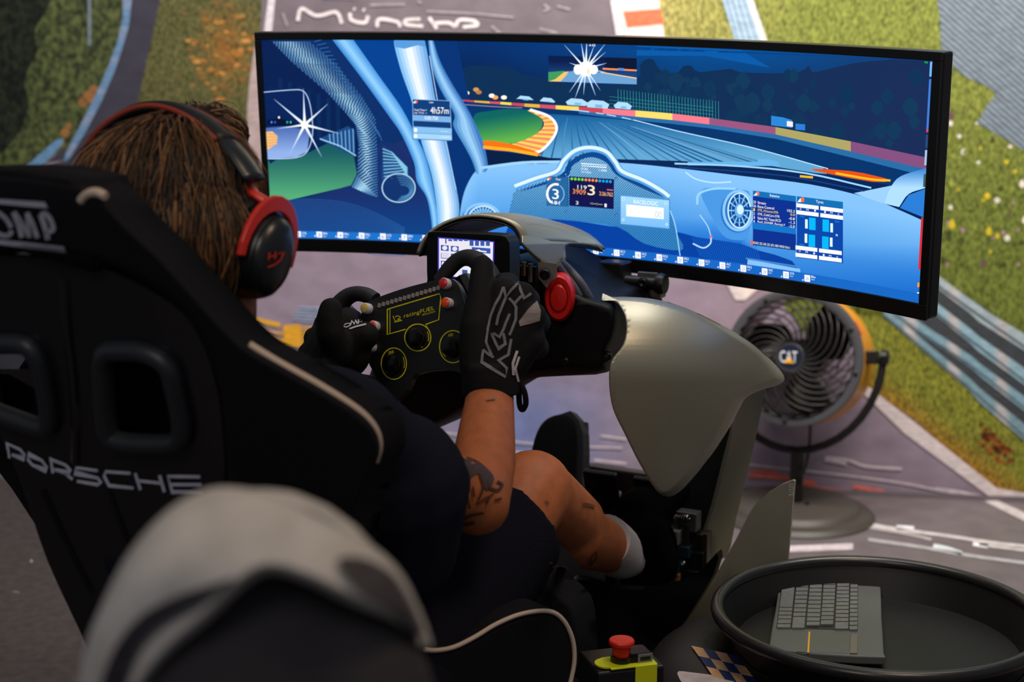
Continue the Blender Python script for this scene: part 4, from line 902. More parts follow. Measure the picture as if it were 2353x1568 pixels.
# ------------------------------------------------------------------ dash display unit
dd = empty('dash_display', P(1080, 660, 2.17), 'small black dash display with white icon screen behind the steering wheel', 'display')
DS = Surf(P(1075, 590, 2.165), RV, ZV - DV * .08)
shell('housing', sm([(981, 560), (983, 540), (992, 533), (1060, 537), (1150, 542), (1166, 552), (1171, 570), (1170, 660), (1160, 668), (990, 656), (982, 645)], 3), DS, DV * .03, m_blk, dd, 0, 0, smooth=False, bevel=.002)
for x, y in ((990, 541), (1144, 551)): lathe('screw', DS.pt(x, y), DS.n, [(.003, 0), (.003, .0015), (.0001, .0015)], m_dark, dd, 12)
dm = MB()
def D(poly, c, l): dm.fill(DS, poly, c, l, 0, 0, 0, .0002)
D([(1006, 545), (1136, 555), (1134, 648), (1006, 634)], (70, 60, 190), 2); D([(1009, 548), (1133, 557), (1131, 645), (1009, 632)], (238, 232, 244), 3)
bl = (58, 92, 172)
def dq(x0, y0, x1, y1, c=bl, l=4): D([(x0, y0), (x1, y0 + (x1 - x0) * .075), (x1, y1 + (x1 - x0) * .075), (x0, y1)], c, l)
for k in range(4): dq(1030 + k * 12, 550, 1039 + k * 12, 554)
for k in range(4): dq(1079 + k * 12.5, 553, 1088 + k * 12.5, 565)
dq(1084, 568, 1127, 580); dm.line(DS, [(1092, 576), (1102, 577), (1118, 579)], 3.2, (240, 236, 246), 6, step=.0002); D(ellp(1100, 577, 4, 4, 10), (240, 236, 246), 6); dq(1023, 549, 1026, 560)
for x, y in ((1013, 563), (1036, 565), (1013, 581), (1036, 583), (1013, 599), (1028, 601), (1013, 618)):
    w_ = 18 if y < 595 else 10; dq(x, y, x + w_, y + 13); D(ellp(x + w_ / 2, y + 7, w_ * .33, 5.2, 12), (238, 232, 244), 5)
D([(1014, 580), (1032, 581.5), (1032, 594), (1014, 592.5)], (222, 216, 234), 6)
dq(1062, 620, 1074, 634); dm.line(DS, [(1073, 616), (1079, 616.5), (1079, 634)], 4, (244, 242, 250), 6, step=.0002); dm.line(DS, [(1068, 636), (1086, 638)], 4, (244, 242, 250), 6, step=.0002)
dm.build('screen', [emat('dash_light', 1.0)], dd)

# ------------------------------------------------------------------ steering wheel
WC = P(965, 770, 2.09)
w_n = (-DV * math.cos(math.radians(16)) + ZV * math.sin(math.radians(16)))
WS = Surf(WC, RV, ZV * math.cos(math.radians(16)) + DV * math.sin(math.radians(16)))
wheel = empty('steering_wheel', WC - w_n * .03, 'black sim racing steering wheel with yellow outlined dials held in gloved hands', 'steering wheel')
m_face = mat('wheel_face_black', (17, 18, 20), 0.42); m_grip = mat('wheel_grip_rubber', (13, 13, 15), 0.62, bump=.1, nscale=500); m_yel = mat('yellow_print', (214, 206, 30), 0.5)
face = sm([(858, 688), (905, 670), (955, 655), (1008, 643), (1036, 640), (1056, 660), (1070, 700), (1084, 770), (1086, 830), (1068, 858), (1021, 850), (957, 860), (936, 896), (905, 924), (876, 896), (860, 860), (846, 832), (836, 790), (828, 740), (836, 704)], 3)
shell('face_plate', face, WS, -w_n * .012, m_face, wheel, 0, 0, smooth=False, bevel=.0015)
GS = Surf(WC - w_n * .012, WS.ex, WS.ey)
tube('grip', [GS.pt(x, y) for x, y in ((862, 690), (840, 678), (814, 676), (790, 690), (772, 720), (762, 770), (768, 830), (800, 872), (860, 884))], [.011, .011, .011, .013, .016, .017, .016, .013, .012], m_grip, wheel, 14, sub=5)
tube('grip', [GS.pt(x, y) for x, y in ((1010, 648), (1034, 616), (1058, 596), (1084, 594), (1112, 616), (1134, 670), (1142, 740), (1130, 810), (1078, 852))], [.010, .011, .011, .012, .015, .017, .017, .014, .012], m_grip, wheel, 14, sub=5)
lathe('hub', WC - w_n * .012, -w_n, [(.04, 0), (.04, .05), (.032, .05), (.032, .16)], m_blk, wheel, 32)
for x0, y0, x1, y1 in ((790, 715, 850, 770), (1060, 640, 1110, 740)):
    tube('shift_paddle', [GS.pt(x0, y0, -.03), GS.pt(x1, y1, -.03)], [.014, .012], m_blk, wheel, 8)
# LEDs
for k in range(15):
    t = k / 14; x = 872 + t * 136; y = 702 - t * 40
    box('shift_light', WS.pt(x, y, .0008), WS.ex * .0024, WS.ey * .0029, w_n * .0012, mat('led_unlit', (146, 138, 134), .35), wheel)
# yellow artwork
wa = MB(); yc = (222, 214, 30)
def WLn(pts, wd, closed=False): wa.line(WS, pts, wd, yc, 1, closed, 0, .0006, 40)
WLn([(890, 711), (1010, 675), (1013, 685), (1008, 735), (978, 746), (986, 760)], 2.6); WLn([(890, 711), (890, 769), (932, 757)], 2.6); WLn([(896, 711), (896, 766)], 1.8)
wa.text(WS, 'racingFUEL', [(928, 722), (998, 703), (998, 715), (928, 734)], yc, 1, 0, .0006); wa.text(WS, 'SIMULATION', [(970, 722), (1000, 714), (1000, 718), (970, 726)], yc, 1, 0, .0006)
WLn([(903, 726), (908, 739), (922, 735)], 1.8); WLn(sml([(908, 729), (914, 726), (920, 730), (914, 734), (922, 735)], 3), 1.8); WLn([(906, 741), (924, 737)], 1.4)
def knob(cx, cy, rx, ry, lab, lx, ly, ang):
    WLn(ellp(cx, cy, rx, ry, 40), 2.4, True)
    wa.text(WS, lab, [(lx - 6, ly - 3), (lx + 6, ly - 6), (lx + 6, ly + 1), (lx - 6, ly + 4)], yc, 1, 0, .0006)
    WLn(ellp(cx, cy, rx * .84, ry * .84, 12, 0, -30, 20), 1.6); WLn(ellp(cx, cy, rx * .84, ry * .84, 12, 0, 130, 175), 1.6)
    lathe('rotary_knob', WS.pt(cx, cy + 2), w_n, [(.0128, 0), (.0128, .010), (.011, .0135), (.006, .0145), (.0001, .0145)], m_blkg, wheel, 30)
knob(960, 776, 30, 31, 'TC', 966, 797, 0); knob(905, 836, 29, 36, 'BB', 899, 811, 0); knob(1041, 797, 31, 37, 'ABS', 1035, 771, 0)
wa.build('dial_artwork', [printmat('print_yellow', 'flat')], wheel)
m_wht = mat('white_plastic', (196, 196, 208), .35)
for x, y, c_, nm in ((843, 710, (206, 188, 110), 'yellow push button'), (860, 751, (222, 78, 34), 'orange push button'), (852, 799, (158, 160, 196), 'white push button'), (1023, 653, (200, 30, 44), 'red push button'), (1028, 698, (226, 74, 34), 'orange push button')):
    o = lathe('push_button', WS.pt(x + 4, y), w_n, [(.0075, 0), (.0075, .009), (.0065, .0105), (.0001, .0105)], m_wht, wheel, 22); o['label'] = nm
    lathe('button_cap', WS.pt(x + 4, y) + w_n * .0102, w_n, [(.0066, 0), (.0062, .0016), (.004, .0026), (.0001, .003)], mat('cap_%d_%d' % (c_[0], c_[1]), c_, .3), o, 22)
# ================================================================== drum fan
m_fgrey = mat('fan_ring_grey', (64, 64, 68), .5); m_yfan = mat('fan_yellow', (226, 148, 10), .42); m_wire = mat('fan_wire', (40, 38, 36), .4, .5)
m_dr = mat('drum_inside', (150, 138, 128), .22, .85)
FY = 3.62; FC = P(1825, 822, FY); toc = (CAM - FC).normalized()
fx = Vector((1, 0, 0)); fax = (toc - Vector((0.24, 0, 0)) + ZV * .03).normalized()      # the way the fan blows
fr = (fx - fax * fx.dot(fax)).normalized(); fu = fax.cross(fr); fu = fu if fu.z > 0 else -fu
fbase = FLOOR.pt(1822, 1212)
fan = empty('drum_fan', (fbase.x, fbase.y, 0), 'yellow drum fan with black spiral grille on a round stand by the wall', 'fan')
R = .163
def fpt(r, a, h): return FC + fr * (r * math.cos(a)) + fu * (r * math.sin(a)) + fax * h
def ring(name, prof, m, seg=48):
    n = len(prof); V = []; Fc = []
    for k in range(seg):
        a = 2 * math.pi * k / seg; V += [fpt(r_, a, h_) for r_, h_ in prof]
    for k in range(seg):
        k2 = (k + 1) % seg
        for i in range(n): Fc.append([k * n + i, k2 * n + i, k2 * n + (i + 1) % n, k * n + (i + 1) % n])
    o = mesh(name, V, Fc, m, fan, True); finish(o, True, 0, 40); return o
ring('front_ring', [(.140, .0), (.140, .008), (.150, .012), (R, .010), (R + .001, .0)], m_fgrey)
ring('drum', [(.158, 0), (.160, -.16), (.156, -.17), (.155, -.16), (.154, 0)], m_yfan)
ring('drum_lining', [(.1535, -.002), (.1535, -.155), (.150, -.155), (.150, -.002)], m_dr)
for a in (115, 195, 262, 345, 25):
    lathe('ring_bolt', fpt(.151, math.radians(a), .011), fax, [(.005, 0), (.005, .004), (.003, .005), (.0001, .005)], m_wire, fan, 12)
# spiral grille
NB = 27
for k in range(NB):
    a0 = 2 * math.pi * k / NB; pts = []
    for i in range(11):
        t = i / 10; r_ = .028 + (.143 - .028) * t; a = a0 + 1.25 * t ** 1.5
        pts.append(fpt(r_, a, .010 + .030 * math.sqrt(max(0, 1 - t ** 2.2))))
    V, Fc = tube_data(pts, .0025, 6); mesh('grille_bar', V, Fc, m_wire, fan, True)
bd = lathe('hub_badge', FC + fax * .034, fax, [(.034, -.004), (.034, .006), (.031, .009), (.0295, .0085), (.0001, .0085)], mat('badge_grey', (52, 52, 56), .45), fan, 36)
FB = Surf(FC + fax * .0428, fr, fu)
lathe('badge_face', FC + fax * .0428, fax, [(.0285, 0), (.0285, .0006), (.0001, .0006)], mat('badge_navy', (14, 26, 48), .4), bd, 36)
fb = MB(); fb.text(FB, 'CAT', [(1792, 806), (1832, 808), (1832, 834), (1792, 833)], (226, 226, 228), 1, 0, .0012)
fb.fill(FB, [(1801, 834), (1813, 823), (1825, 835)], (240, 170, 20), 2, 0, 0, 0, .0012); fb.build('badge_lettering', [MATS['print_grey']], bd)
# rear grille, motor, blades
for r_ in (.05, .075, .10, .125, .148): tube('rear_ring', [fpt(r_, 2 * math.pi * k / 40, -.158) for k in range(40)], .0014, m_wire, fan, 6, True)
for k in range(20): V, Fc = tube_data([fpt(.045, 2 * math.pi * k / 20, -.160), fpt(.154, 2 * math.pi * k / 20, -.158)], .0013, 5); mesh('rear_bar', V, Fc, m_wire, fan)
lathe('motor', FC - fax * .15, fax, [(.0001, -.02), (.045, -.02), (.048, 0), (.048, .05), (.040, .06), (.0001, .06)], m_blk, fan, 30)
for k in range(3):
    V = []; Fc = []
    for i in range(7):
        t = i / 6; r_ = .03 + .11 * t; w0 = math.radians(22 + 16 * math.sin(math.pi * min(1, t * 1.1)))
        for s_ in range(5):
            q = s_ / 4 - .5; V.append(fpt(r_, 2 * math.pi * k / 3 + .5 + q * 2 * w0 + .25 * t, -.075 + q * .05))
    for i in range(6):
        for s_ in range(4): Fc.append([i * 5 + s_, i * 5 + s_ + 1, (i + 1) * 5 + s_ + 1, (i + 1) * 5 + s_])
    o = mesh('fan_blade', V, Fc, mat('fan_blade_grey', (40, 38, 38), .3, .6), fan, True); sd = o.modifiers.new('solid', 'SOLIDIFY'); sd.thickness = .002
# pivot brackets, knobs, yoke, pole, base
YC = FC - fax * .07
for s_ in (1, -1):
    pv = YC + fr * (s_ * .178)
    box('pivot_bracket', YC + fr * (s_ * .170), fr * .014, fu * .016, fax * .022, m_blk, fan, .002)
    lathe('pivot_knob', YC + fr * (s_ * .190), fr * s_, [(.012, 0), (.018, .002), (.018, .016), (.012, .019), (.0001, .019)], m_blk, fan, 20)
yk = [YC + fr * (.196 * math.cos(math.radians(a))) + Vector((0, 0, 1)) * (.228 * math.sin(math.radians(a)) if a not in (0, 180) else 0) for a in range(-180, 1, 10)]
tube('yoke', [p + Vector((0, 0, 0)) for p in yk], .0095, m_rub, fan, 12)
yb = yk[9]
lathe('pole', (yb.x, yb.y, 0.02), ZV, [(.017, 0), (.017, yb.z - .02), (.0001, yb.z - .018)], m_wire, fan, 20)
lathe('base_disc', (yb.x, yb.y, 0), ZV, [(.192, 0), (.192, .004), (.182, .014), (.158, .018), (.150, .030), (.142, .034), (.0001, .036)], mat('fan_base_grey', (62, 58, 52), .5), fan, 56)
lathe('base_bolt', (yb.x + .022, yb.y - .03, .034), ZV, [(.006, 0), (.006, .006), (.0001, .007)], m_wire, fan, 12)
tube('power_cable', [P(1862, 978, FY + .1), P(1860, 1020, FY + .08), P(1852, 1070, FY + .05), P(1840, 1100, FY + .03), (yb.x + .01, yb.y + .03, .05)], .0035, m_rub, fan, 8, sub=6)
lb = MB(); DRS = [fpt(.1606, math.radians(a), h) for a, h in ((20, -.03), (20, -.055), (32, -.055), (32, -.03))]
mesh('warning_label', DRS, [[0, 1, 2, 3]], mat('label_red', (214, 60, 36), .5), fan)

# ================================================================== tyres, tray and keyboard
TC = P(2018, 1405, 2.10); TZ = TC.z; TRR = .232
m_tray = mat('tray_black', (15, 15, 15), .5, 0, .3, bump=.04, nscale=600); m_tyre = mat('tyre_rubber', (26, 24, 26), .62, bump=.15, nscale=60)
def tyre(name, z0, lab, decal):
    c = Vector((TC.x - .035, TC.y, 0)); r0, r1, h = .30, .175, TY_H
    t = empty(name, (c.x, c.y, z0), lab, 'tyre', 'tyres under the tray')
    prof = [(r1, .02), (r1 + .02, .0), (.25, .006), (.285, .03), (r0, .06), (r0 + .004, h / 2), (r0, h - .06), (.285, h - .03), (.25, h - .006), (r1 + .02, h), (r1, h - .02), (r1, .02)]
    lathe('carcass', (c.x, c.y, z0), ZV, prof[:-1] + [prof[0]], m_tyre, t, 64, None, 1.0, 60)
    for k in range(4): lathe('tread_groove', (c.x, c.y, z0 + .06 + k * (h - .12) / 3), ZV, [(r0 + .002, -.003), (r0 + .0055, 0), (r0 + .002, .003)], mat('tyre_groove', (12, 12, 12), .7), t, 64)
    return t
TY_H = (TZ - .062) / 2
ty1 = tyre('tyre', 0.0, 'black tyre lying flat on the floor, lower one under the tray', False)
ty2 = tyre('tyre', TY_H + .0005, 'black tyre with chequered sticker lying directly under the round tray', True)
tb = MB(); 
class CylS:
    def pt(s, px, py, off=0.0):
        d = ray(px, py); c = Vector((TC.x - .035, TC.y, 0)); o = CAM - c; r_ = .3045 + off
        A = d.x * d.x + d.y * d.y; B = o.x * d.x + o.y * d.y; C = o.x * o.x + o.y * o.y - r_ * r_; dis = B * B - A * C
        t = (-B - math.sqrt(max(0, dis))) / A; return CAM + d * t
CS_ = CylS(); cz = TY_H * 1.5
def cyl(a, z): return Vector((TC.x - .035 + .3052 * math.cos(a), TC.y + .3052 * math.sin(a), z))
TSW = Surf((0, 0, TY_H * 2 + .0004), (1, 0, 0), (0, 1, 0))
for i in range(4):
    for j in range(3):
        x = 1588 + i * 27 + j * 17; y = 1484 + i * 6 + j * 24
        tb.fill(TSW, [(x, y), (x + 27, y + 6), (x + 44, y + 30), (x + 17, y + 24)], (20, 40, 86) if (i + j) % 2 else (176, 140, 104), 1, 0, 0, 0, .0004)
tb.fill(TSW, sm([(1556, 1548), (1590, 1546), (1680, 1562), (1700, 1600), (1600, 1600)], 3), (170, 160, 160), 1, 0, 0, 0, .0003)
tb.build('chequered_sticker', [MATS['print_grey']], ty2)
tray = empty('round_tray', (TC.x, TC.y, TY_H * 2 + .001), 'large round black tray with raised rim on the tyres, bottom right', 'tray')
zt = TY_H * 2 + .002
lathe('tray_floor', (TC.x, TC.y, zt), ZV, [(.195, 0), (.205, .003), (.205, .008), (.0001, .008)], m_tray, tray, 72)
lathe('tray_wall', (TC.x, TC.y, zt), ZV, [(.200, .002), (.224, .052), (.219, .053), (.196, .006)], m_tray, tray, 72)
V, Fc = tube_data([(TC.x + (TRR - .006) * math.cos(2 * math.pi * k / 72), TC.y + (TRR - .006) * math.sin(2 * math.pi * k / 72), TZ - .004) for k in range(72)], .0095, 12, True)
mesh('tray_rim', V, Fc, mat('tray_rim_black', (30, 30, 30), .3), tray, True)
# keyboard lying in the tray
KS = Surf((TC.x, TC.y, zt + .024), (1, 0, 0), (0, 1, 0))
m_kb = mat('keyboard_grey', (88, 92, 90), .5); m_key = mat('key_grey', (108, 112, 112), .45, noise=.12, nscale=120); m_well = mat('key_well_black', (14, 14, 16), .5)
kb = empty('keyboard', KS.pt(1900, 1410), 'dark grey wireless keyboard with touchpad lying in the black tray', 'keyboard')
shell('body', sm([(1800, 1316), (1850, 1314), (1950, 1318), (2006, 1322), (2022, 1332), (2026, 1420), (2031, 1500), (2024, 1510), (1900, 1504), (1776, 1492), (1768, 1480), (1782, 1400)], 2), KS, -ZV * .012, m_kb, kb, 0, 0, smooth=False, bevel=.002)
def krow(xa0, xb0, xa1, xb1, y0, y1, ws):
    """one row of keys: far end between xa0..xb0 at y0, near end between xa1..xb1 at y1"""
    tot = sum(ws); u = 0
    for w_ in ws:
        t0 = u / tot; t1 = (u + w_) / tot; u += w_; g = .06 / tot * 2
        q = []
        for t in (t0 + g, t1 - g):
            e = .92 * t + .08 * t * t; y = y0 + (y1 - y0) * e; q.append((xa0 + (xa1 - xa0) * t, y)); q.append((xb0 + (xb1 - xb0) * t, y))
        top = [KS.pt(*q[0], .003), KS.pt(*q[1], .003), KS.pt(*q[3], .003), KS.pt(*q[2], .003)]; bot = [p - ZV * .0034 for p in top]
        mesh('key', top + bot, [[3, 2, 1, 0], [0, 1, 5, 4], [1, 2, 6, 5], [2, 3, 7, 6], [3, 0, 4, 7]], m_key, kb)
shell('key_well', [(1800, 1313), (1972, 1316), (1971, 1449), (1784, 1444)], Surf(KS.O + ZV * .0004, (1, 0, 0), (0, 1, 0)), -ZV * .002, m_well, kb, 0, 0, smooth=False)
krow(1802, 1830, 1786, 1816, 1313, 1443, [1, 1, 1, 1, 6, 1, 1, 1, 1.2, 1]); krow(1834, 1861, 1820, 1848, 1313, 1444, [1] * 11 + [2.6]); krow(1864, 1891, 1853, 1883, 1314, 1438, [1.3] + [1] * 12); krow(1895, 1922, 1886, 1914, 1314, 1436, [1.6] + [1] * 11 + [1.2])
krow(1925, 1952, 1919, 1949, 1315, 1446, [1] * 13 + [1.8]); krow(1955, 1971, 1952, 1970, 1316, 1448, [1] * 14)
shell('touchpad', [(1834, 1454), (1950, 1458), (1949, 1502), (1830, 1498)], Surf(KS.O + ZV * .0003, (1, 0, 0), (0, 1, 0)), -ZV * .001, mat('touchpad_grey', (82, 86, 86), .4), kb, 0, 0, smooth=False)
shell('yellow_bar', [(1858, 1452), (1862, 1452), (1859, 1500), (1855, 1500)], Surf(KS.O + ZV * .001, (1, 0, 0), (0, 1, 0)), -ZV * .001, mat('kb_yellow', (232, 172, 20), .4), kb, 0, 0, smooth=False)
shell('mouse_button', [(1955, 1457), (1971, 1457), (1970, 1501), (1953, 1501)], Surf(KS.O + ZV * .002, (1, 0, 0), (0, 1, 0)), -ZV * .003, mat('kb_button', (104, 98, 96), .3), kb, 0, 0, smooth=False, bevel=.0008)
lathe('power_key', KS.pt(1997, 1324), ZV, [(.0085, 0), (.0085, .003), (.006, .004), (.0001, .004)], mat('kb_yellow', (232, 172, 20), .4), kb, 20)

# ================================================================== emergency stop
es = empty('emergency_stop', P(1440, 1540, 1.92), 'red mushroom emergency stop button with yellow tag on a small black box', 'button')
EC = P(1428, 1505, 1.92); ex_ = Vector((.96, .28, 0)); ed_ = Vector((-.28, .96, 0))
lathe('mushroom_cap', EC, ZV, [(.0115, 0), (.0125, .012), (.0125, .014), (.0165, .015), (.0168, .019), (.0155, .021), (.0001, .0215)], mat('estop_red', (206, 40, 18), .4), es, 30)
lathe('collar', EC, ZV, [(.0145, -.008), (.0145, 0), (.0001, 0)], m_blk, es, 28)
box('contact_block', EC + ex_ * .022 - ZV * .003, ex_ * .014, ed_ * .012, ZV * .0075, m_dark, es, .001)
box('slot_plate', EC + ex_ * .028 - ed_ * .0128 - ZV * .003, ex_ * .010, ed_ * .0008, ZV * .006, mat('slot_grey', (110, 112, 118), .4), es)
box('slot', EC + ex_ * .028 - ed_ * .0138 - ZV * .003, ex_ * .007, ed_ * .0004, ZV * .0025, m_blk, es)
box('tag', EC + ex_ * .010 - ed_ * .002 - ZV * .0095, ex_ * .032, ed_ * .020, ZV * .0012, mat('tag_yellow', (196, 206, 10), .5), es, .0008)
lathe('tag_end', EC - ex_ * .020 - ZV * .0107, ZV, [(.016, 0), (.016, .0022), (.0001, .0022)], MATS['tag_yellow'], es, 24)
fl0 = EC + ex_ * .026 - ed_ * .0225 - ZV * .026
box('tag_flap', fl0, ex_ * .015, ed_ * .0008, ZV * .0175, MATS['tag_yellow'], es, .0006)
text_mesh('tag_lettering', 'EMERGENCY', fl0 - ex_ * .013 - ed_ * .0010 - ZV * .012, ex_, ZV, .026, .006, mat('tag_ink', (60, 64, 8), .6), es, .0003)
bt = EC - ZV * .012
box('control_box', Vector((bt.x, bt.y, bt.z / 2)) + ex_ * .006 + ed_ * .018, ex_ * .046, ed_ * .039, ZV * (bt.z / 2 - .0005), m_blk, es, .003)

# ================================================================== pedals
pd = empty('pedal_set', rig(.1, .06, .20), 'black metal pedal set with springs and steel parts ahead of the shoes', 'pedals')
box('base_plate', rig(.03, .0, .212), DV * .12, RV * .15, ZV * .010, m_dark, pd, .002)
for k, b_ in enumerate((-.10, .02, .11)):
    arm0 = rig(.06, b_, .225); arm1 = rig(.02, b_, .40)
    tube('pedal_arm', [arm0, arm1], .010, m_dark, pd, 10)
    box('pedal_face', arm1 + DV * -.004, DV * .004 + ZV * .002, RV * .030, ZV * .045 - DV * .012, m_dark, pd, .002)
    hel = [rig(.06, b_ + .02, .27) + DV * (.09 * t / 60) + RV * (.013 * math.cos(t * .65)) + ZV * (.013 * math.sin(t * .65)) for t in range(61)]
    tube('coil_spring', hel, .0022, mat('spring_steel', (90, 88, 86), .3, .9), pd, 6)
    tube('damper', [rig(.05, b_ + .02, .27), rig(.15, b_ + .02, .27)], .008, mat('damper_steel', (130, 150, 160), .25, .9), pd, 12)
    for q in range(3): lathe('bolt', rig(.0 + q * .05, b_ - .02, .222), ZV, [(.006, 0), (.006, .006), (.004, .007), (.0001, .007)], mat('bolt_brass', (180, 140, 90), .35, .8), pd, 12)
for x, y, w_, h_, c_ in ((1540, 1230, .02, .012, (150, 150, 150)), (1582, 1196, .018, .016, (90, 90, 96)), (1555, 1262, .026, .010, (40, 60, 70)), (1532, 1300, .022, .012, (60, 120, 130)), (1575, 1240, .01, .03, (50, 50, 54)), (1622, 1262, .006, .03, (60, 52, 40)), (1552, 1322, .012, .007, (200, 150, 100)), (1600, 1290, .016, .02, (30, 30, 34)), (1570, 1320, .03, .012, (26, 26, 28)), (1610, 1250, .008, .02, (36, 34, 34))):
    box('pedal_linkage', P(x, y, 2.44), RV * w_, DV * .012, ZV * h_, mat('link_%d_%d' % (c_[0], c_[1]), c_, .3, .7), pd, .002)
tube('coil_spring', [P(1548 + t * .9, 1190 + 5 * math.sin(t), 2.42) + DV * (.004 * math.cos(t)) for t in range(0, 40)], .0016, MATS['spring_steel'], pd, 6)
for k in range(5): lathe('bellows_ring', P(1368 + k * 11, 1132 + k * 2, 2.6), RV, [(.010, -.003), (.016, 0), (.010, .003)], m_rub, pd, 20)
tube('bellows_core', [P(1360, 1130, 2.6), P(1425, 1142, 2.6)], .010, m_rub, pd, 12)
# ================================================================== bucket seat
m_shell = mat('seat_shell_gloss', (24, 24, 29), .26, 0, .5, coat=.4); m_fab = mat('seat_fabric_black', (22, 22, 26), .95, 0, .10, bump=.25, nscale=700)
m_pip = mat('seat_piping', (196, 176, 160), .6); m_frm = mat('slot_frame_black', (34, 37, 42), .45); m_logo = mat('logo_white', (176, 176, 190), .6)
REC = math.radians(20)
S0 = P(50, 520, 1.49); s_ey = ZV * math.cos(REC) - DV * math.sin(REC)
def sg(a, b): return max(-.16, -2.4 * max(0, min(.4, abs(a)) - .13) ** 2 - (.9 * max(0, b - .02) ** 2 * 8))
SE = Surf(S0, RV, s_ey, sg)
seat = empty('bucket_seat', rig(-.85, -.05, .20), 'black bucket racing seat with white lettering on its back', 'seat')
hr_ = sm([(240, 818), (280, 808), (335, 812), (385, 842), (404, 900), (420, 985), (405, 1018), (340, 1022), (268, 1014), (246, 985), (238, 900)], 3)
hl_ = sm([(-60, 800), (10, 790), (62, 795), (88, 830), (104, 890), (114, 965), (100, 984), (30, 962), (-40, 930), (-75, 860)], 3)
sh = sm([(-140, 600), (60, 590), (220, 612), (330, 660), (420, 720), (470, 800), (500, 900), (512, 1000), (516, 1100), (500, 1220), (470, 1350), (430, 1480), (400, 1640), (270, 1640), (190, 1465), (110, 1292), (62, 1152), (12, 1024), (-60, 900), (-120, 780)], 3)
shell_o = shell('shell', sh, SE, DV * .012, m_shell, seat, 40, 40, holes=[hr_, hl_])
for hp in (hr_, hl_):
    tube('slot_frame', [SE.pt(x, y, .004) for x, y in hp], .011, m_frm, seat, 10, True)
class PadS:
    def pt(s, x, y, off=0.0): return SE.pt(x, y, -.055 + off)
shell('inner_pad', sm([(-220, 880), (20, 860), (96, 905), (118, 780), (200, 660), (440, 760), (500, 1080), (330, 1480), (230, 1480), (110, 1250), (-60, 1010)], 2), PadS(), DV * .03, m_fab, seat, 40, 40)
# raised rib down the shell
for pts in (((150, 640), (158, 760), (170, 860), (176, 980), (176, 1060)), ((245, 1120), (275, 1200), (310, 1290)), ((95, 1120), (150, 1240), (210, 1360))):
    tube('shell_rib', [SE.pt(x, y, -.001) for x, y in pts], .006, m_shell, seat, 8, sub=4)
# padded cover: head rest and shoulder wing
cov = sm([(-150, 400), (0, 395), (95, 402), (185, 421), (240, 452), (292, 510), (380, 592), (470, 692), (560, 786), (640, 834), (740, 890), (826, 944), (866, 986), (878, 1030), (868, 1070), (838, 1140), (820, 1210), (800, 1320), (780, 1450), (760, 1600), (560, 1640), (520, 1400), (514, 1220), (520, 1100), (514, 1000), (500, 890), (466, 790), (412, 714), (330, 652), (220, 604), (60, 580), (-140, 592)], 3)
class CoverS:
    def pt(s, x, y, off=0.0): return SE.pt(x, y, .012 + off)
cover = shell('padded_cover', cov, CoverS(), DV * .045, m_fab, seat, 20, 20, rim=(20, .022))
bpy.context.view_layer.update()
CB = BSurf([cover, shell_o], SE)
# other half of the head rest / left wing, out of frame on the left: mirrored cover
covL = []
for x, y in cov[::2]:
    p = CoverS().pt(x, y); v = p - S0; bb = v.dot(s_ey); covL += [p - RV * (2 * v.dot(RV))] if bb > -.29 else []
n_ = len(covL); Vm = covL + [p + DV * .075 for p in covL]
bm_V, bm_F = tess([((p - S0).dot(RV) * 1000, -(p - S0).dot(s_ey) * 1000) for p in covL], 40, 40)
# mirrored cover
Vm = []
for a_, b_ in bm_V:
    A, B = a_ / 1000, -b_ / 1000; Vm.append(S0 + RV * A + s_ey * B + SE.n * (sg(A, B) + .010))
n_ = len(Vm); Fm = [list(f) for f in bm_F] + [[n_ + i for i in f][::-1] for f in bm_F]; ed = {}
for f in bm_F:
    for i in range(len(f)): ed[(f[i], f[(i + 1) % len(f)])] = 1
for a_, b_ in list(ed):
    if (b_, a_) not in ed: Fm.append([b_, a_, a_ + n_, b_ + n_])
mesh('padded_cover', Vm + [p + DV * .072 for p in Vm], Fm, m_fab, seat, True)
# piping
def onto(pts, off=.002): return [CB.pt(x, y, off) for x, y in pts]
wp = sml([(574, 797), (640, 837), (740, 893), (824, 947), (862, 988), (873, 1028), (864, 1064)], 5)
tube('piping', [CoverS().pt(x - 2, y + 3, -.018) + ZV * .003 for x, y in wp], .0040, m_pip, seat, 8)
tube('piping', [CoverS().pt(x, y, -.001) for x, y in sml([(186, 462), (196, 450), (210, 443), (226, 443), (243, 451)], 4)], .0042, m_pip, seat, 8)
# woven badge on the head rest
lg = MB(); lc = (168, 168, 184)
def L_(pts, wd): lg.line(CB, pts, wd, lc, 1, False, 0, .0012, 8)
def Lf(poly): lg.fill(CB, poly, lc, 1, 10, 10, 0, .0012)
Lf([(-60, 452), (0, 457), (105, 464), (112, 478), (0, 468), (-60, 463)]); Lf([(-50, 546), (0, 549), (148, 566), (153, 579), (0, 561), (-50, 556)])
L_(ellp(-2, 512, 30, 24, 28, .55), 11);
L_(sml([(32, 487), (44, 515), (52, 545)], 3), 11); L_(sml([(34, 486), (52, 512), (68, 542)], 3), 10); L_([(64, 490), (66, 515), (70, 545)], 9); L_(sml([(63, 488), (76, 512), (88, 546)], 3), 11)
L_(sml([(95, 492), (104, 518), (112, 550)], 3), 12); L_(sml([(95, 493), (106, 490), (118, 504), (124, 526), (112, 532), (104, 530)], 4), 11)
lg.build('head_rest_badge', [MATS['print_grey']], seat)
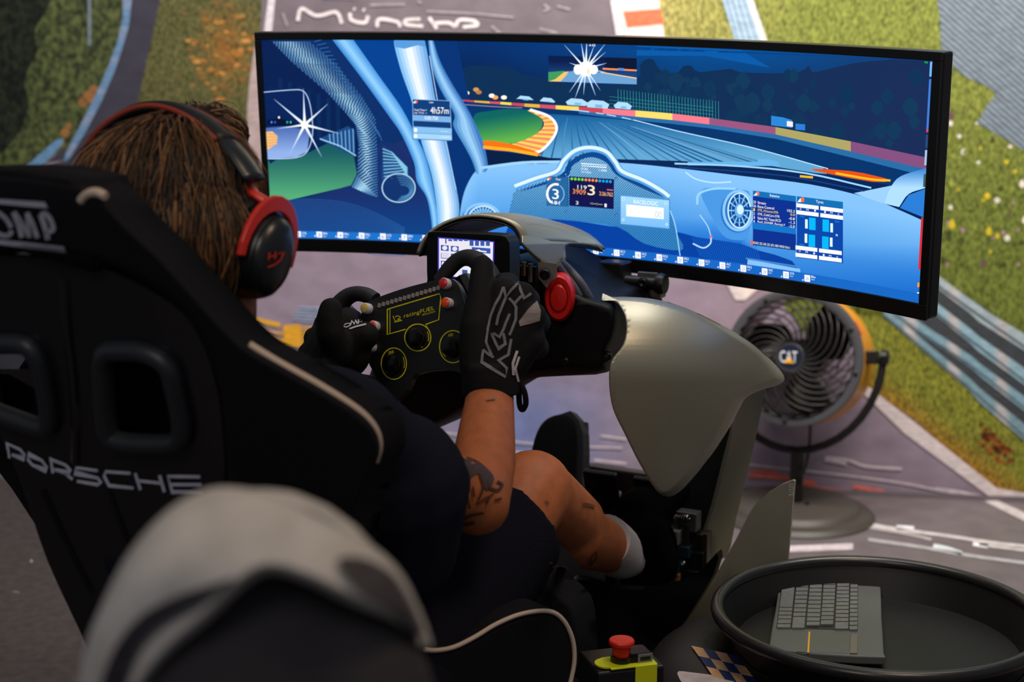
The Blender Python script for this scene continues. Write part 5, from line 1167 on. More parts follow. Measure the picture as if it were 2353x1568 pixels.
# letters on the shell
pl = MB(); pc = (206, 206, 224)
def PL(pts, wd=6.5, closed=False): pl.line(CB, pts, wd, pc, 1, closed, 0, .0010, 6)
PL([(22, 1053), (18, 1019), (47, 1032), (57, 1044), (57, 1054), (28, 1044)])
PL([(66, 1043), (98, 1058), (109, 1074), (108, 1081), (76, 1068), (66, 1056)], closed=True)
PL([(123, 1087), (118, 1055), (152, 1068), (163, 1080), (160, 1087), (126, 1078)]); PL([(148, 1084), (168, 1101)])
PL([(226, 1081), (176, 1074), (173, 1086), (226, 1098), (233, 1108), (226, 1113), (178, 1105)])
PL([(301, 1087), (244, 1083), (241, 1094), (252, 1115), (308, 1121)])
PL([(312, 1087), (324, 1125)]); PL([(368, 1092), (379, 1130)]); PL([(318, 1104), (374, 1110)])
PL([(461, 1095), (387, 1094), (397, 1130), (466, 1130)]); PL([(392, 1113), (464, 1113)])
pl.build('shell_lettering', [MATS['print_grey']], seat)
# cushion, hip bolster and mount
cu = [(-.92, .22), (-.42, .20)]
V = []; Fc = []; N_ = 12
for i in range(N_ + 1):
    t = i / N_; a_ = -.98 + .58 * t; zz = .30 + .10 * t ** 1.5
    for j in range(9):
        b_ = -.235 + .37 * j / 8; q = abs(j / 8 - .5) * 2; V.append(rig(a_, b_, zz + .07 * q ** 3))
for i in range(N_):
    for j in range(8): Fc.append([i * 9 + j, i * 9 + j + 1, (i + 1) * 9 + j + 1, (i + 1) * 9 + j])
o = mesh('seat_cushion', V, Fc, m_fab, seat, True); sd = o.modifiers.new('solid', 'SOLIDIFY'); sd.thickness = .06; sd.offset = -1
bol = sm([(900, 1500), (985, 1488), (1040, 1480), (1090, 1458), (1140, 1428), (1200, 1405), (1262, 1399), (1298, 1420), (1318, 1462), (1324, 1510), (1318, 1560), (1300, 1640), (960, 1640), (900, 1580)], 4)
BS = Surf(P(1150, 1480, 1.80), (DV * .9 + RV * .44), ZV)
shell('hip_bolster', bol, BS, -RV * .05 + DV * .02, m_fab, seat, 24, 24, rim=(22, .02))
tube('piping', [BS.pt(x, y + 3, .0) for x, y in sml([(975, 1491), (1005, 1492), (1045, 1484), (1092, 1461), (1142, 1431), (1200, 1408), (1260, 1402), (1294, 1422), (1315, 1464), (1320, 1512), (1312, 1560), (1296, 1620)], 4)], .0028, m_pip, seat, 8)
# lip of the cushion between the legs
shell('cushion_nose', sm([(1150, 1380), (1200, 1352), (1250, 1340), (1300, 1370), (1330, 1420), (1330, 1560), (1240, 1480), (1160, 1430)], 3), 1.99, DV * .05, m_fab, seat, 30, 30, rim=(20, .02))
for b_ in (-.20, .10): box('side_mount', rig(-.75, b_, .235), DV * .16, RV * .008, ZV * .035, m_dark, seat, .003)
# ================================================================== driver
m_skin = mat('skin_tan', (168, 96, 56), .55, 0, .3, noise=.10, nscale=60, bump=.06); m_shirt = mat('tee_navy', (27, 30, 42), .95, 0, .05, bump=.3, nscale=380); m_short = mat('shorts_navy', (23, 23, 32), .95, 0, .05, bump=.3, nscale=300)
m_sock = mat('sock_white', (190, 182, 182), .9, bump=.4, nscale=500); m_shoe = mat('shoe_black', (4, 4, 5), .95, 0, .04); m_sole = mat('shoe_sole', (22, 23, 25), .7, 0, .2); m_glove = mat('glove_black', (17, 17, 20), .8, 0, .2, bump=.15, nscale=400)
drv = empty('person', rig(-.80, -.05, .33), 'driver with brown hair in dark tee and shorts, gripping the wheel with gloves', 'person')
HC = P(425, 500, 1.73)
hR = (RV * .98 - ZV * .14).normalized(); hF = (DV * .93 - ZV * .36).normalized(); hF = (hF - hR * hF.dot(hR)).normalized(); hU = hR.cross(hF)
shR = P(800, 985, 1.65); elR = P(1098, 1158, 1.80); wrR = P(1129, 885, 1.985)
shL = shR - RV * .40; elL = rig(-.62, -.33, .62); wrL = P(742, 880, 2.10)
hipR = rig(-.80, .06, .34); hipL = rig(-.80, -.16, .34); knR = P(1222, 1128, 2.08); anR = P(1428, 1272, 2.40); knL = rig(-.40, -.14, .54); anL = P(1300, 1215, 2.58)
chest = (shR + shL) / 2 - ZV * .10; pel = (hipR + hipL) / 2; nk = (shR + shL) / 2 + ZV * .03
prims = [cap_data(pel, chest, .115, .135), cap_data(shL, shR, .06, .06), cap_data(chest, nk, .12, .07), cap_data(nk, HC - hU * .05 - hF * .01, .058, .056), cap_data(P(498, 850, 1.69), P(500, 650, 1.70), .044, .044),
         ell_data(HC, hR * .070, hF * .090, hU * .094), ell_data(HC - hU * .055 + hF * .04, hR * .055, hF * .058, hU * .062),
         cap_data(HC + hF * .092 - hU * .005, HC + hF * .112 - hU * .035, .008, .013), cap_data(HC + hF * .08 - hU * .062 - hR * .02, HC + hF * .08 - hU * .062 + hR * .02, .011, .011),
         ell_data(HC + hR * .075 - hF * .005, hR * .012, hF * .018, hU * .03), ell_data(HC - hR * .075 - hF * .005, hR * .012, hF * .018, hU * .03),
         cap_data(HC + hF * .082 + hU * .02 - hR * .03, HC + hF * .082 + hU * .02 + hR * .03, .012, .012),
         cap_data(shR, elR, .046, .040), cap_data(elR, P(1112, 1060, 1.87), .039, .041), cap_data(P(1112, 1060, 1.87), wrR, .041, .030), cap_data(wrR, P(1135, 800, 2.0), .030, .028),
         cap_data(shL, elL, .046, .04), cap_data(elL, wrL, .040, .030), cap_data(wrL, P(772, 815, 2.14), .03, .026),
         cap_data(hipR, knR, .085, .058), cap_data(hipL, knL, .085, .058), cap_data(knR, P(1318, 1205, 2.23), .056, .050), cap_data(P(1308, 1222, 2.22), anR, .053, .036), cap_data(knL, anL, .056, .038),
         cap_data(anR, P(1490, 1262, 2.45), .036, .03)]
body = blob('body', prims, .006, m_skin, drv, 8)
for s_ in (-1, 1):
    e = mesh('eye', *ell_data(HC + hF * .082 + hU * .004 + hR * (.031 * s_), hR * .012, hF * .012, hU * .011, 14, 10), mat('eye_white', (210, 206, 200), .2), drv, True)
    mesh('iris', *ell_data(HC + hF * .092 + hU * .004 + hR * (.031 * s_), hR * .005, hF * .003, hU * .005, 12, 8), mat('iris_brown', (40, 26, 16), .2), e, True)
# tattoos
BB = BSurf(body, Surf(P(1100, 1150, 1.78), RV, ZV))
tt = MB(); tk = (74, 56, 50)
def TF(poly, c=tk): tt.fill(BB, sm(poly, 3), c, 1, 12, 12, 0, .0012)
def TL(pts, wd, c=(70, 44, 32)): tt.line(BB, sml(pts, 4), wd, c, 2, False, 0, .0009, 6)
TF([(1066, 1056), (1092, 1058), (1118, 1078), (1134, 1102), (1118, 1128), (1108, 1112), (1098, 1090), (1084, 1096), (1068, 1110)])
TL([(1100, 1092), (1108, 1120), (1096, 1150)], 5); TL([(1076, 1110), (1072, 1140), (1078, 1168)], 5); TL([(1060, 1195), (1082, 1184), (1110, 1178)], 6); TL([(1120, 1120), (1140, 1128), (1152, 1116), (1140, 1108)], 6); TL([(1092, 1160), (1112, 1146), (1132, 1136)], 4); TL([(1134, 1150), (1150, 1146)], 5); TL([(1062, 1206), (1090, 1200)], 7); TL([(1084, 1118), (1088, 1142)], 4); TL([(1122, 1140), (1116, 1158)], 5)
TL([(1118, 920), (1138, 918)], 4, (128, 100, 82)); TL([(1262, 1296), (1282, 1288), (1300, 1298), (1316, 1286), (1330, 1300)], 3, (74, 48, 34)); TL([(1270, 1304), (1290, 1300), (1306, 1306)], 3, (74, 48, 34)); TL([(1354, 1300), (1358, 1280), (1368, 1268), (1368, 1284), (1356, 1298)], 2.2, (74, 48, 34)); TL([(1338, 1158), (1356, 1162), (1364, 1166)], 6, (110, 66, 48)); TL([(1252, 1152), (1260, 1158)], 4, (120, 66, 44))
TL([(504, 690), (512, 706), (520, 724)], 8, (96, 60, 56)); TL([(516, 692), (526, 712)], 5, (110, 66, 58))
tto = tt.build('tattoo', [MATS['print_grey']], drv); tto['kind'] = 'stuff'
# tee shirt
sl0 = shR - RV * .02; sl1 = P(1002, 1122, 1.755)
tee = [cap_data(pel + ZV * .03, chest, .130, .150), cap_data(shL, shR, .066, .062), cap_data(chest, nk - ZV * .02, .135, .085), tube_data(crom([sl0, P(912, 1062, 1.70), sl1], 5), [.060] * 4 + [.056] * 4 + [.050] * 3, 18),
       tube_data(crom([shL, shL.lerp(elL, .4), shL.lerp(elL, .75)], 4), [.066] * 4 + [.06] * 5, 18),
       ell_data(P(720, 930, 1.74), RV * .09, DV * .08, ZV * .045), cap_data(P(690, 900, 1.72), P(830, 960, 1.70), .032, .035), cap_data(P(900, 1120, 1.72), P(900, 1250, 1.74), .09, .08)]
blob('tee_shirt', tee, .006, m_shirt, drv, 5)
# shorts
hem = hipR.lerp(knR, .84); hemL = hipL.lerp(knL, .84)
srt = [tube_data([hipR - DV * .05, hipR.lerp(knR, .4), hem], [.110, .100, .088], 22), tube_data([hipL - DV * .05, hipL.lerp(knL, .4), hemL], [.110, .100, .088], 22), ell_data(pel, DV * .13, RV * .19, ZV * .12)]
blob('shorts', srt, .007, m_short, drv, 4)
# folds in the cloth
for k, (p0, p1, p2) in enumerate((((930, 1290), (985, 1330), (1040, 1400)), ((990, 1270), (1050, 1310), (1088, 1392)), ((1060, 1260), (1110, 1330), (1130, 1400)))): pass
# sock and shoes
tube('sock', [anR.lerp(knR, .22), anR.lerp(knR, .10), anR, anR + (P(1520, 1230, 2.47) - anR) * .4], [.043, .042, .041, .042], m_sock, drv, 24, sub=4)
def shoe(name, heel, toe, upv, w_):
    heel, toe = Vector(heel), Vector(toe); ax = (toe - heel); L = ax.length; ax.normalize(); up_ = (Vector(upv) - ax * Vector(upv).dot(ax)).normalized(); sd_ = ax.cross(up_)
    secs = [(0, .6, .075), (.06, .85, .085), (.2, .95, .095), (.4, .9, .085), (.6, 1.0, .07), (.8, 1.0, .055), (.93, .8, .045), (1.0, .4, .03)]
    V = []; Fc = []; n = 16
    for t, ww, hh_ in secs:
        c = heel + ax * (t * L)
        for k in range(n):
            a = 2 * math.pi * k / n; s = math.sin(a); V.append(c + sd_ * (w_ * ww * math.copysign(abs(math.cos(a)) ** .8, math.cos(a))) + up_ * (hh_ * (.5 + .5 * s) if s > -.2 else hh_ * (.5 + .5 * s) * .9))
    for i in range(len(secs) - 1):
        for k in range(n): Fc.append([i * n + k, i * n + (k + 1) % n, (i + 1) * n + (k + 1) % n, (i + 1) * n + k])
    Fc += [list(range(n))[::-1], [(len(secs) - 1) * n + k for k in range(n)]]
    o = mesh(name, V, Fc, m_shoe, drv, True); ss = o.modifiers.new('sub', 'SUBSURF'); ss.levels = 1; ss.render_levels = 2
    V = []; Fc = []
    for dz in (-.012, .006):
        for t, ww, hh_ in secs:
            c = heel + ax * (t * L + (.008 if t == 1 else -.006 if t == 0 else 0)) + up_ * dz
            V += [c + sd_ * (w_ * ww * 1.05), c - sd_ * (w_ * ww * 1.05)]
    m_ = len(secs) * 2
    for i in range(len(secs) - 1):
        q = i * 2; Fc += [[q, q + 2, q + 3, q + 1], [m_ + q, m_ + q + 1, m_ + q + 3, m_ + q + 2], [q, m_ + q, m_ + q + 2, q + 2], [q + 1, q + 3, m_ + q + 3, m_ + q + 1]]
    Fc += [[0, 1, m_ + 1, m_], [m_ - 2, 2 * m_ - 2, 2 * m_ - 1, m_ - 1]]
    s2 = mesh('sole', V, Fc, m_sole, o)
    for k in range(6):
        t = .12 + k * .15; c = heel + ax * (t * L) - up_ * .013; box('sole_lug', c, ax * .012, sd_ * (w_ * .95), up_ * .004, m_sole, o, .001)
    return o
shoe('shoe', P(1452, 1330, 2.44), P(1590, 1075, 2.60), -DV * .8 - RV * .55 + ZV * .3, .043)
shoe('shoe', P(1303, 1215, 2.63), P(1298, 962, 2.75), -DV - RV * .2 + ZV * .1, .044)
tube('shoe_collar', [anR + (P(1520, 1230, 2.47) - anR) * .30, anR + (P(1520, 1230, 2.47) - anR) * .8], [.047, .05], m_shoe, drv, 22, sub=3)
blob('shoe_tongue', [cap_data(P(1470, 1180, 2.44), P(1545, 1120, 2.52), .042, .035), cap_data(P(1470, 1230, 2.42), P(1500, 1290, 2.43), .048, .045)], .006, m_shoe, drv, 3)
# ------------------------------------------------------------------ gloves
def chain(pts, rs): return [cap_data(pts[i], pts[i + 1], rs[i], rs[i + 1], 12) for i in range(len(pts) - 1)]
wr = P(1128, 868, 1.975); g = []
K = [P(1158, 672, 2.005), P(1198, 682, 1.985), P(1222, 728, 1.975), P(1220, 782, 1.972)]
for k in K: g += chain([wr, wr.lerp(k, .55), k], [.034, .027, .020])
g += [ell_data(P(1165, 780, 1.985), RV * .040, DV * .026, ZV * .058)]
fing = [[(1158, 672, 2.005), (1168, 652, 2.045), (1148, 650, 2.085), (1122, 668, 2.09)], [(1198, 682, 1.985), (1216, 690, 2.03), (1190, 700, 2.085), (1140, 706, 2.09)],
        [(1222, 728, 1.975), (1240, 742, 2.02), (1214, 752, 2.08), (1150, 752, 2.085)], [(1220, 782, 1.972), (1236, 800, 2.01), (1212, 806, 2.065), (1150, 800, 2.07)]]
for f_ in fing: g += chain([P(*q) for q in f_], [.0185, .0155, .0135, .0115])
g += chain([P(1100, 838, 1.975), P(1094, 752, 1.985), P(1104, 676, 2.005), P(1108, 612, 2.025)], [.026, .022, .0175, .0150])
g += [tube_data([P(1131, 905, 1.972), P(1128, 870, 1.972), P(1126, 838, 1.975)], [.040, .038, .037], 22)]
gr = blob('glove', g, .0032, m_glove, drv, 5)
wl = P(740, 872, 2.08); g = []
KL = [P(792, 742, 2.10), P(762, 752, 2.12), P(738, 778, 2.13), P(722, 812, 2.13)]
for k in KL: g += chain([wl, wl.lerp(k, .55), k], [.034, .028, .020])
g += [ell_data(P(790, 805, 2.10), RV * .042, DV * .026, ZV * .040), cap_data(P(800, 790, 2.09), P(838, 772, 2.085), .026, .020)]
for f_ in ([(762, 752, 2.12), (745, 745, 2.16), (770, 745, 2.18), (800, 752, 2.17)], [(738, 778, 2.13), (722, 776, 2.17), (750, 780, 2.19), (785, 782, 2.18)], [(722, 812, 2.13), (708, 812, 2.16), (738, 816, 2.185), (775, 815, 2.175)], [(792, 742, 2.10), (800, 730, 2.15), (815, 735, 2.17), (828, 745, 2.165)]):
    g += chain([P(*q) for q in f_], [.018, .0155, .0135, .0115])
g += chain([P(778, 812, 2.07), P(760, 770, 2.06), P(757, 735, 2.065), P(760, 712, 2.07)], [.022, .020, .0185, .0165])
g += [tube_data([P(728, 905, 2.06), P(738, 850, 2.08)], [.040, .038], 22)]
gl_ = blob('glove', g, .0032, m_glove, drv, 5)
GB = BSurf(gr, Surf(P(1160, 780, 1.95), RV, ZV)); gp = MB(); gc = (112, 112, 118)
def GP(pts, wd=6, c=gc): gp.line(GB, pts, wd, c, 1, False, 0, .0009, 5)
def gx_(pts): return [(1050 + x * .2231, 610 + y * .2231) for x, y in pts]      # marks on the back of the hand
GP(gx_([(480, 225), (440, 330), (400, 400), (350, 520), (320, 640), (300, 790), (340, 880), (360, 930)])); GP(gx_([(480, 225), (510, 330), (560, 260), (640, 180), (650, 240), (690, 340), (760, 290)])); GP(gx_([(510, 330), (470, 420), (430, 520), (410, 620)])); GP(gx_([(545, 500), (510, 580), (480, 660), (440, 740), (380, 700)]), 6); GP(gx_([(540, 340), (580, 380), (610, 430), (605, 560), (560, 680), (540, 720)])); GP(gx_([(590, 400), (650, 330), (690, 300)])); GP(gx_([(360, 700), (400, 800), (430, 860), (500, 810), (480, 700)])); GP(gx_([(270, 870), (255, 1000), (500, 1150), (510, 1060), (430, 980), (530, 920), (560, 760)])); GP(gx_([(270, 870), (330, 920), (380, 950)]))
GP(gx_([(620, 880), (575, 1010), (580, 1130)]), 6, (190, 186, 192)); GP(gx_([(640, 940), (600, 1060), (630, 1200)]), 5, (190, 186, 192))
gp.fill(GB, gx_([(640, 580), (740, 450), (820, 370), (860, 470), (850, 570), (760, 600), (650, 630)]), (126, 116, 116), 1, 8, 8, 0, .0012)
GP(gx_([(755, 590), (760, 500), (790, 470)]), 4, (60, 60, 66)); GP(gx_([(790, 560), (820, 510), (800, 480)]), 4, (40, 40, 44))
gp.build('glove_print', [MATS['print_grey']], gr)
GBL = BSurf(gl_, Surf(P(815, 745, 2.05), RV, ZV)); gp = MB()
def GQ(pts, wd=3, c=(186, 190, 194)): gp.line(GBL, pts, wd, c, 1, False, 0, .0009, 4)
GQ(ellp(797, 748, 8, 4, 14, -.2) + [(805, 746)], 2.6); GQ([(805, 749), (808, 738), (814, 746), (816, 737), (822, 746)], 2.6); GQ([(824, 745), (823, 735), (831, 734), (831, 740), (824, 741)], 2.6); GQ([(803, 757), (820, 751), (841, 746)], 3.6)
gp.build('glove_print', [MATS['print_grey']], gl_)
lp = tube('pull_loop', [P(1196, 880, 1.96), P(1206, 905, 1.96), P(1208, 930, 1.965), P(1200, 942, 1.97), P(1194, 930, 1.97), P(1192, 900, 1.965)], .0038, m_glove, gr, 8, sub=4)
# ------------------------------------------------------------------ hair
m_hair = bpy.data.materials.new('hair_brown'); m_hair.use_nodes = True; hb = m_hair.node_tree.nodes['Principled BSDF']; at = m_hair.node_tree.nodes.new('ShaderNodeAttribute'); at.attribute_name = 'Col'
m_hair.node_tree.links.new(at.outputs['Color'], hb.inputs['Base Color']); hb.inputs['Roughness'].default_value = .42; hb.inputs['Specular IOR Level'].default_value = .4
m_hbase = mat('hair_dark', (30, 21, 15), .7)
hair = blob('hair', [ell_data(P(405, 440, 1.735), RV * .092, DV * .092, ZV * .084), ell_data(P(430, 560, 1.69), RV * .078, DV * .066, ZV * .078), ell_data(P(462, 300, 1.825), RV * .060, DV * .03, ZV * .030), ell_data(P(300, 430, 1.75), RV * .05, DV * .07, ZV * .06), ell_data(P(462, 608, 1.675), RV * .04, DV * .045, ZV * .045)], .006, m_hbase, drv, 6)
me = hair.data; crown = P(420, 275, 1.76); rh = random.Random(11)
polys = [p for p in me.polygons if p.center.z > P(400, 690, 1.7).z]; HV = []; HF = []; HCo = []
def push(p): return hbv.find_nearest(p)
hbv = BVHTree.FromPolygons([v.co for v in me.vertices], [list(p.vertices) for p in me.polygons])
for s in range(3000):
    pl_ = rh.choice(polys); p = pl_.center + Vector((rh.uniform(-.004, .004), rh.uniform(-.004, .004), rh.uniform(-.004, .004))); nrm = pl_.normal.copy()
    L = rh.uniform(.035, .105); n = 6; pts = []; dirn = None; wob = Vector((rh.uniform(-1, 1), rh.uniform(-1, 1), rh.uniform(-1, 1))) * .35; ph = rh.uniform(0, 6.28); lift = rh.uniform(.0005, .006)
    for i in range(n + 1):
        flow = (p - crown); flow = (flow.normalized() if flow.length > .01 else Vector((rh.uniform(-1, 1), rh.uniform(-1, 1), 0))) + Vector((0, 0, -.75)) + wob + RV * (.35 * math.sin(ph + i * 1.1)) * .5
        loc, nn, _, _ = push(p)
        flow = (flow - nn * flow.dot(nn)).normalized()
        pts.append(loc + nn * (lift * (1 + 1.6 * (i / n) ** 2))); p = loc + flow * (L / n)
    c = rh.choice([(96, 68, 44), (64, 44, 28), (46, 32, 21), (124, 90, 58), (78, 52, 34), (150, 106, 66), (58, 40, 26)]); w0 = rh.uniform(.0007, .0017)
    V, Fc = tube_data(pts, [w0 * (1 - .8 * i / n) for i in range(n + 1)], 3, cap=False); k = len(HV); HV += V; HF += [[k + i for i in f] for f in Fc]; HCo += [lin(c)] * len(V)
me2 = bpy.data.meshes.new('hair_strands'); me2.from_pydata([tuple(v) for v in HV], [], HF); me2.update()
ca = me2.color_attributes.new('Col', 'FLOAT_COLOR', 'POINT'); ca.data.foreach_set('color', np.array([tuple(c) + (1,) for c in HCo], dtype=np.float32).ravel())
hs_ = link('hair_strands', me2, m_hair, hair, True); hs_['kind'] = 'stuff'
# ------------------------------------------------------------------ headset
hd = empty('headset', HC + hR * .10 - hU * .06, 'black headset with red ear cup fork and red logo worn over brown hair', 'headset')
m_hs = mat('headset_black', (14, 16, 19), .38); m_hred = mat('headset_red', (206, 44, 34), .38); m_lea = mat('headset_leather', (12, 13, 15), .5, bump=.1, nscale=300)
bp_ = crom([P(205, 410, 1.77), P(245, 325, 1.765), P(318, 272, 1.755), P(392, 266, 1.745), P(468, 300, 1.725), P(532, 362, 1.70), P(576, 424, 1.685)], 6)
ctr = P(420, 480, 1.74)
def strap(name, path, wv, th, m, par, off=0.0, sh_=0.0):
    V = []; Fc = []; n = len(path)
    for i, p in enumerate(path):
        a = path[max(0, i - 1)]; b = path[min(n - 1, i + 1)]; t = (b - a).normalized(); o_ = (p - ctr); o_ = (o_ - t * o_.dot(t)).normalized(); s = t.cross(o_)
        ww = wv(i / (n - 1)) if callable(wv) else wv
        q = p + o_ * off + s * sh_
        for j in range(10):
            a_ = 2 * math.pi * j / 10; V.append(q + s * (ww * math.cos(a_)) + o_ * (th * math.sin(a_)))
    for i in range(n - 1):
        for j in range(10): Fc.append([i * 10 + j, i * 10 + (j + 1) % 10, (i + 1) * 10 + (j + 1) % 10, (i + 1) * 10 + j])
    Fc += [list(range(10))[::-1], [(n - 1) * 10 + j for j in range(10)]]
    return mesh(name, V, Fc, m, par, True)
strap('headband', bp_[:-8], .018, .008, m_lea, hd, .008)
strap('headband_seam', bp_[3:-8], .0022, .003, mat('seam_red', (150, 50, 24), .6), hd, .010, .0165); strap('headband_seam', bp_[3:-8], .0022, .003, MATS['seam_red'], hd, .010, -.0165)
strap('slider', bp_[-11:], .0165, .006, mat('slider_grey', (26, 34, 40), .3), hd, .008)
CC = P(610, 588, 1.672); cx_ = hR; cf = (hF * .95 + hU * .1).normalized(); cf = (cf - cx_ * cf.dot(cx_)).normalized(); cu_ = cx_.cross(cf)
def cup(name, secs, m, par, off=Vector((0, 0, 0))):
    V = []; Fc = []; n = 36
    for w_, h_, d_ in secs:
        for k in range(n):
            a = 2 * math.pi * k / n; V.append(CC + off + cf * (w_ * 1.07 * math.cos(a)) + cu_ * (h_ * 1.07 * math.sin(a)) + cx_ * d_)
    for i in range(len(secs) - 1):
        for k in range(n): Fc.append([i * n + k, i * n + (k + 1) % n, (i + 1) * n + (k + 1) % n, (i + 1) * n + k])
    Fc += [list(range(n))[::-1], [(len(secs) - 1) * n + k for k in range(n)]]
    o = mesh(name, V, Fc, m, par, True); finish(o, True, 0, 50); return o
cup('ear_cushion', [(.036, .046, -.042), (.043, .054, -.038), (.044, .055, -.028), (.041, .051, -.020)], m_lea, hd)
ec = cup('ear_cup', [(.036, .045, -.022), (.037, .047, -.010), (.036, .045, .000), (.033, .042, .008)], m_hs, hd)
cup('cup_cap', [(.031, .041, .007), (.030, .040, .012), (.024, .034, .018), (.014, .022, .0215), (.004, .006, .022)], mat('cup_cap_black', (22, 26, 31), .32), hd)
# red fork
fk = []
for a in range(-8, 189, 14): fk.append(CC + cf * (.0475 * math.cos(math.radians(a))) + cu_ * (.056 * math.sin(math.radians(a)) + .002) + cx_ * .002)
V = []; Fc = []
for i, p in enumerate(fk):
    o_ = (p - CC); o_ = (o_ - cx_ * o_.dot(cx_)).normalized(); w_ = .0042 + .0045 * math.sin(math.pi * i / (len(fk) - 1)) ** 2
    V += [p - o_ * w_ + cx_ * .004, p + o_ * w_ + cx_ * .002, p + o_ * w_ - cx_ * .004, p - o_ * w_ - cx_ * .004]
for i in range(len(fk) - 1):
    for j in range(4): Fc.append([i * 4 + j, i * 4 + (j + 1) % 4, (i + 1) * 4 + (j + 1) % 4, (i + 1) * 4 + j])
Fc += [[0, 1, 2, 3][::-1], [len(V) - 4 + j for j in range(4)]]
o = mesh('fork', V, Fc, m_hred, hd); finish(o, False, .0015, 50)
top_ = CC + cu_ * .062 + cx_ * .0; strap('fork_stem', [P(572, 420, 1.705), P(584, 446, 1.69), CC + cu_ * .052 + cx_ * .001], .0085, .0045, m_hred, hd)
HB = Surf(CC + cx_ * .0225, cf, cu_)
bpy.context.view_layer.update(); CBX = BSurf([ob for ob in hd.children if ob.name.startswith('cup_cap')], HB)
lm = MB(); rc = (196, 52, 36)
def HL(pts, wd): lm.line(CBX, pts, wd, rc, 1, False, 0, .0010, 4)
HL([(618, 580), (616, 597)], 4); HL([(618, 590), (634, 586)], 3.5); HL([(632, 578), (630, 595)], 3.5); HL([(638, 582), (650, 580), (644, 596), (630, 608), (614, 614)], 3.6)
lm.build('cup_logo', [MATS['print_grey']], hd)
# far ear cup
F2 = cup('ear_cup', [(.036, .045, -.022), (.037, .047, -.010), (.034, .043, .006), (.004, .006, .018)], m_hs, hd)
for v in F2.data.vertices: q = Vector(v.co) - HC; v.co = Vector(v.co) - hR * (2 * q.dot(hR))

# ================================================================== spectator in the foreground
sp = empty('person', (-.16, .80, 0), 'out-of-focus spectator in a grey cloth cap at the bottom edge', 'person')
m_dk = mat('dark_hoodie', (36, 33, 38), .9, bump=.2, nscale=200); m_cap = mat('cap_grey', (176, 172, 168), .9, noise=.12, nscale=30, bump=.3)
SH = P(600, 1560, .87)
hoodie = blob('body', [ell_data(SH, Vector((.085, 0, 0)), Vector((0, .10, 0)), ZV * .11), cap_data(SH - ZV * .08, SH - ZV * .2, .06, .07), cap_data(SH + Vector((-.16, .02, -.26)), SH + Vector((.16, .02, -.26)), .075, .075), cap_data(SH - ZV * .24, SH - ZV * .52, .15, .14),
    cap_data(SH + Vector((.08, 0, -.52)), SH + Vector((.10, .28, -.50)), .08, .06), cap_data(SH + Vector((-.08, 0, -.52)), SH + Vector((-.10, .28, -.50)), .08, .06), cap_data(SH + Vector((.10, .28, -.50)), (SH.x + .10, SH.y + .20, .05), .055, .045), cap_data(SH + Vector((-.10, .28, -.50)), (SH.x - .10, SH.y + .20, .05), .055, .045),
    cap_data((SH.x + .10, SH.y + .18, .035), (SH.x + .10, SH.y + .32, .03), .035, .03), cap_data((SH.x - .10, SH.y + .18, .035), (SH.x - .10, SH.y + .32, .03), .035, .03),
    cap_data(SH + Vector((.16, .02, -.27)), SH + Vector((.2, .1, -.48)), .05, .04), cap_data(SH + Vector((-.16, .02, -.27)), SH + Vector((-.2, .1, -.48)), .05, .04), ell_data(SH + Vector((.06, -.04, -.02)), Vector((.05, 0, 0)), Vector((0, .05, 0)), ZV * .08)], .008, m_dk, sp, 6)
co = sm([(176, 1640), (196, 1490), (230, 1400), (290, 1280), (370, 1186), (450, 1134), (520, 1120), (620, 1136), (740, 1196), (850, 1252), (920, 1318), (965, 1410), (988, 1492), (900, 1430), (800, 1388), (700, 1340), (620, 1320), (560, 1350), (480, 1430), (400, 1500), (330, 1590), (300, 1680)], 4)
def capd(x, y):
    r2 = ((x - 560) / 430) ** 2 + ((y - 1500) / 400) ** 2
    f = .006 * math.sin((x * .7 + y * .9) / 60) * math.exp(-((x - 380) / 160) ** 2)
    return SH.y - .105 * math.sqrt(max(0.02, 1.05 - r2)) + f
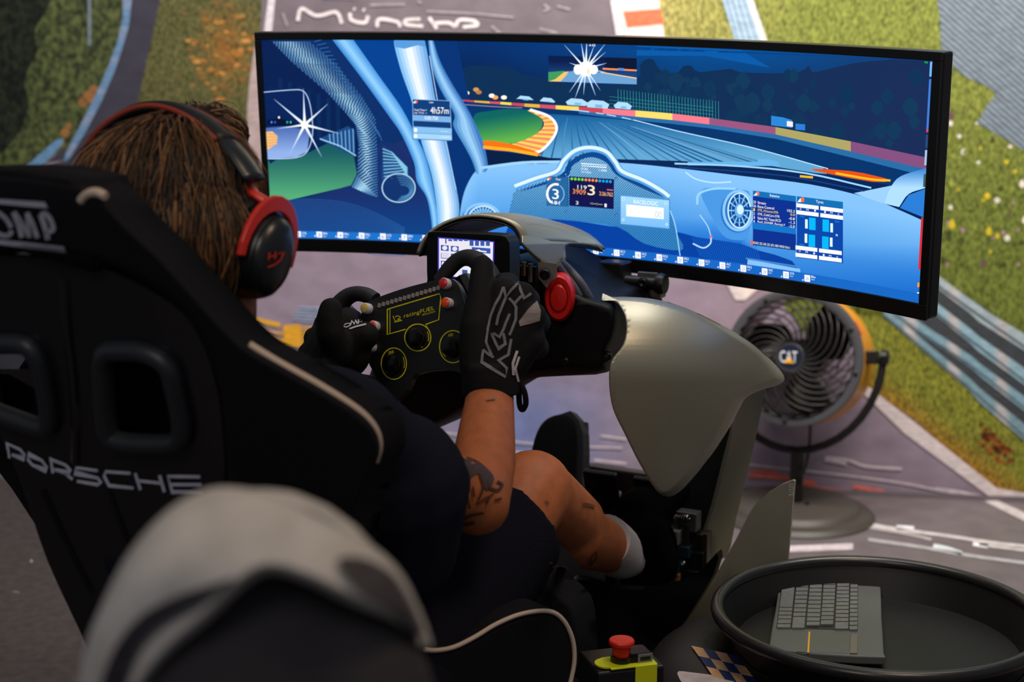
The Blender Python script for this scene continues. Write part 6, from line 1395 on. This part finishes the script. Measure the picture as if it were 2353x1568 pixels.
capo = shell('cap', co, capd, Vector((0, .012, -.004)), m_cap, sp, 16, 16, rim=(26, .03))
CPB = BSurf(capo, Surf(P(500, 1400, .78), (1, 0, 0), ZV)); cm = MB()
cm.fill(CPB, sm([(236, 1590), (262, 1500), (320, 1420), (400, 1372), (500, 1340), (540, 1332), (460, 1390), (380, 1430), (320, 1490), (280, 1590)], 3), (46, 44, 50), 1, 14, 14, 0, .002)  # shade of the cloth crease, painted on as a dark patch
cm.build('cap_dark_paint', [MATS['print_grey']], capo); cm = MB()
cm.fill(CPB, sm([(770, 1290), (840, 1290), (910, 1340), (968, 1462), (900, 1404), (820, 1358)], 3), (66, 62, 64), 1, 14, 14, 0, .002)  # dark area above the strap, painted on as a flat patch
cm.build('cap_dark_paint', [MATS['print_grey']], capo)
# far half of the cap's crown
V = []; Fc = []; nu, nv = 20, 10
for i in range(nv + 1):
    t = math.radians(104 * i / nv)
    for k in range(nu + 1):
        a = math.pi * k / nu; V.append(SH + Vector((.090 * math.cos(a) * max(.001, math.sin(t)), .104 * math.sin(a) * max(.001, math.sin(t)) - .012, .110 * math.cos(t) + .002)))
for i in range(nv):
    for k in range(nu): Fc.append([i * (nu + 1) + k, (i + 1) * (nu + 1) + k, (i + 1) * (nu + 1) + k + 1, i * (nu + 1) + k + 1])
o = mesh('cap_crown', V, Fc, m_cap, sp, True); sd = o.modifiers.new('solid', 'SOLIDIFY'); sd.thickness = .004; sd.offset = 1
bl_ = SH + Vector((0, .10, -.005)); V = []; Fc = []
for i in range(6):
    for k in range(13):
        a = math.radians(-70 + 140 * k / 12); q = i / 5; V.append(bl_ + Vector(((.085) * math.sin(a), (.02 + .07 * q) * math.cos(a) - .01, -.02 * q)))
for i in range(5):
    for k in range(12): Fc.append([i * 13 + k, i * 13 + k + 1, (i + 1) * 13 + k + 1, (i + 1) * 13 + k])
o = mesh('cap_brim', V, Fc, m_cap, sp, True); sd = o.modifiers.new('solid', 'SOLIDIFY'); sd.thickness = .003
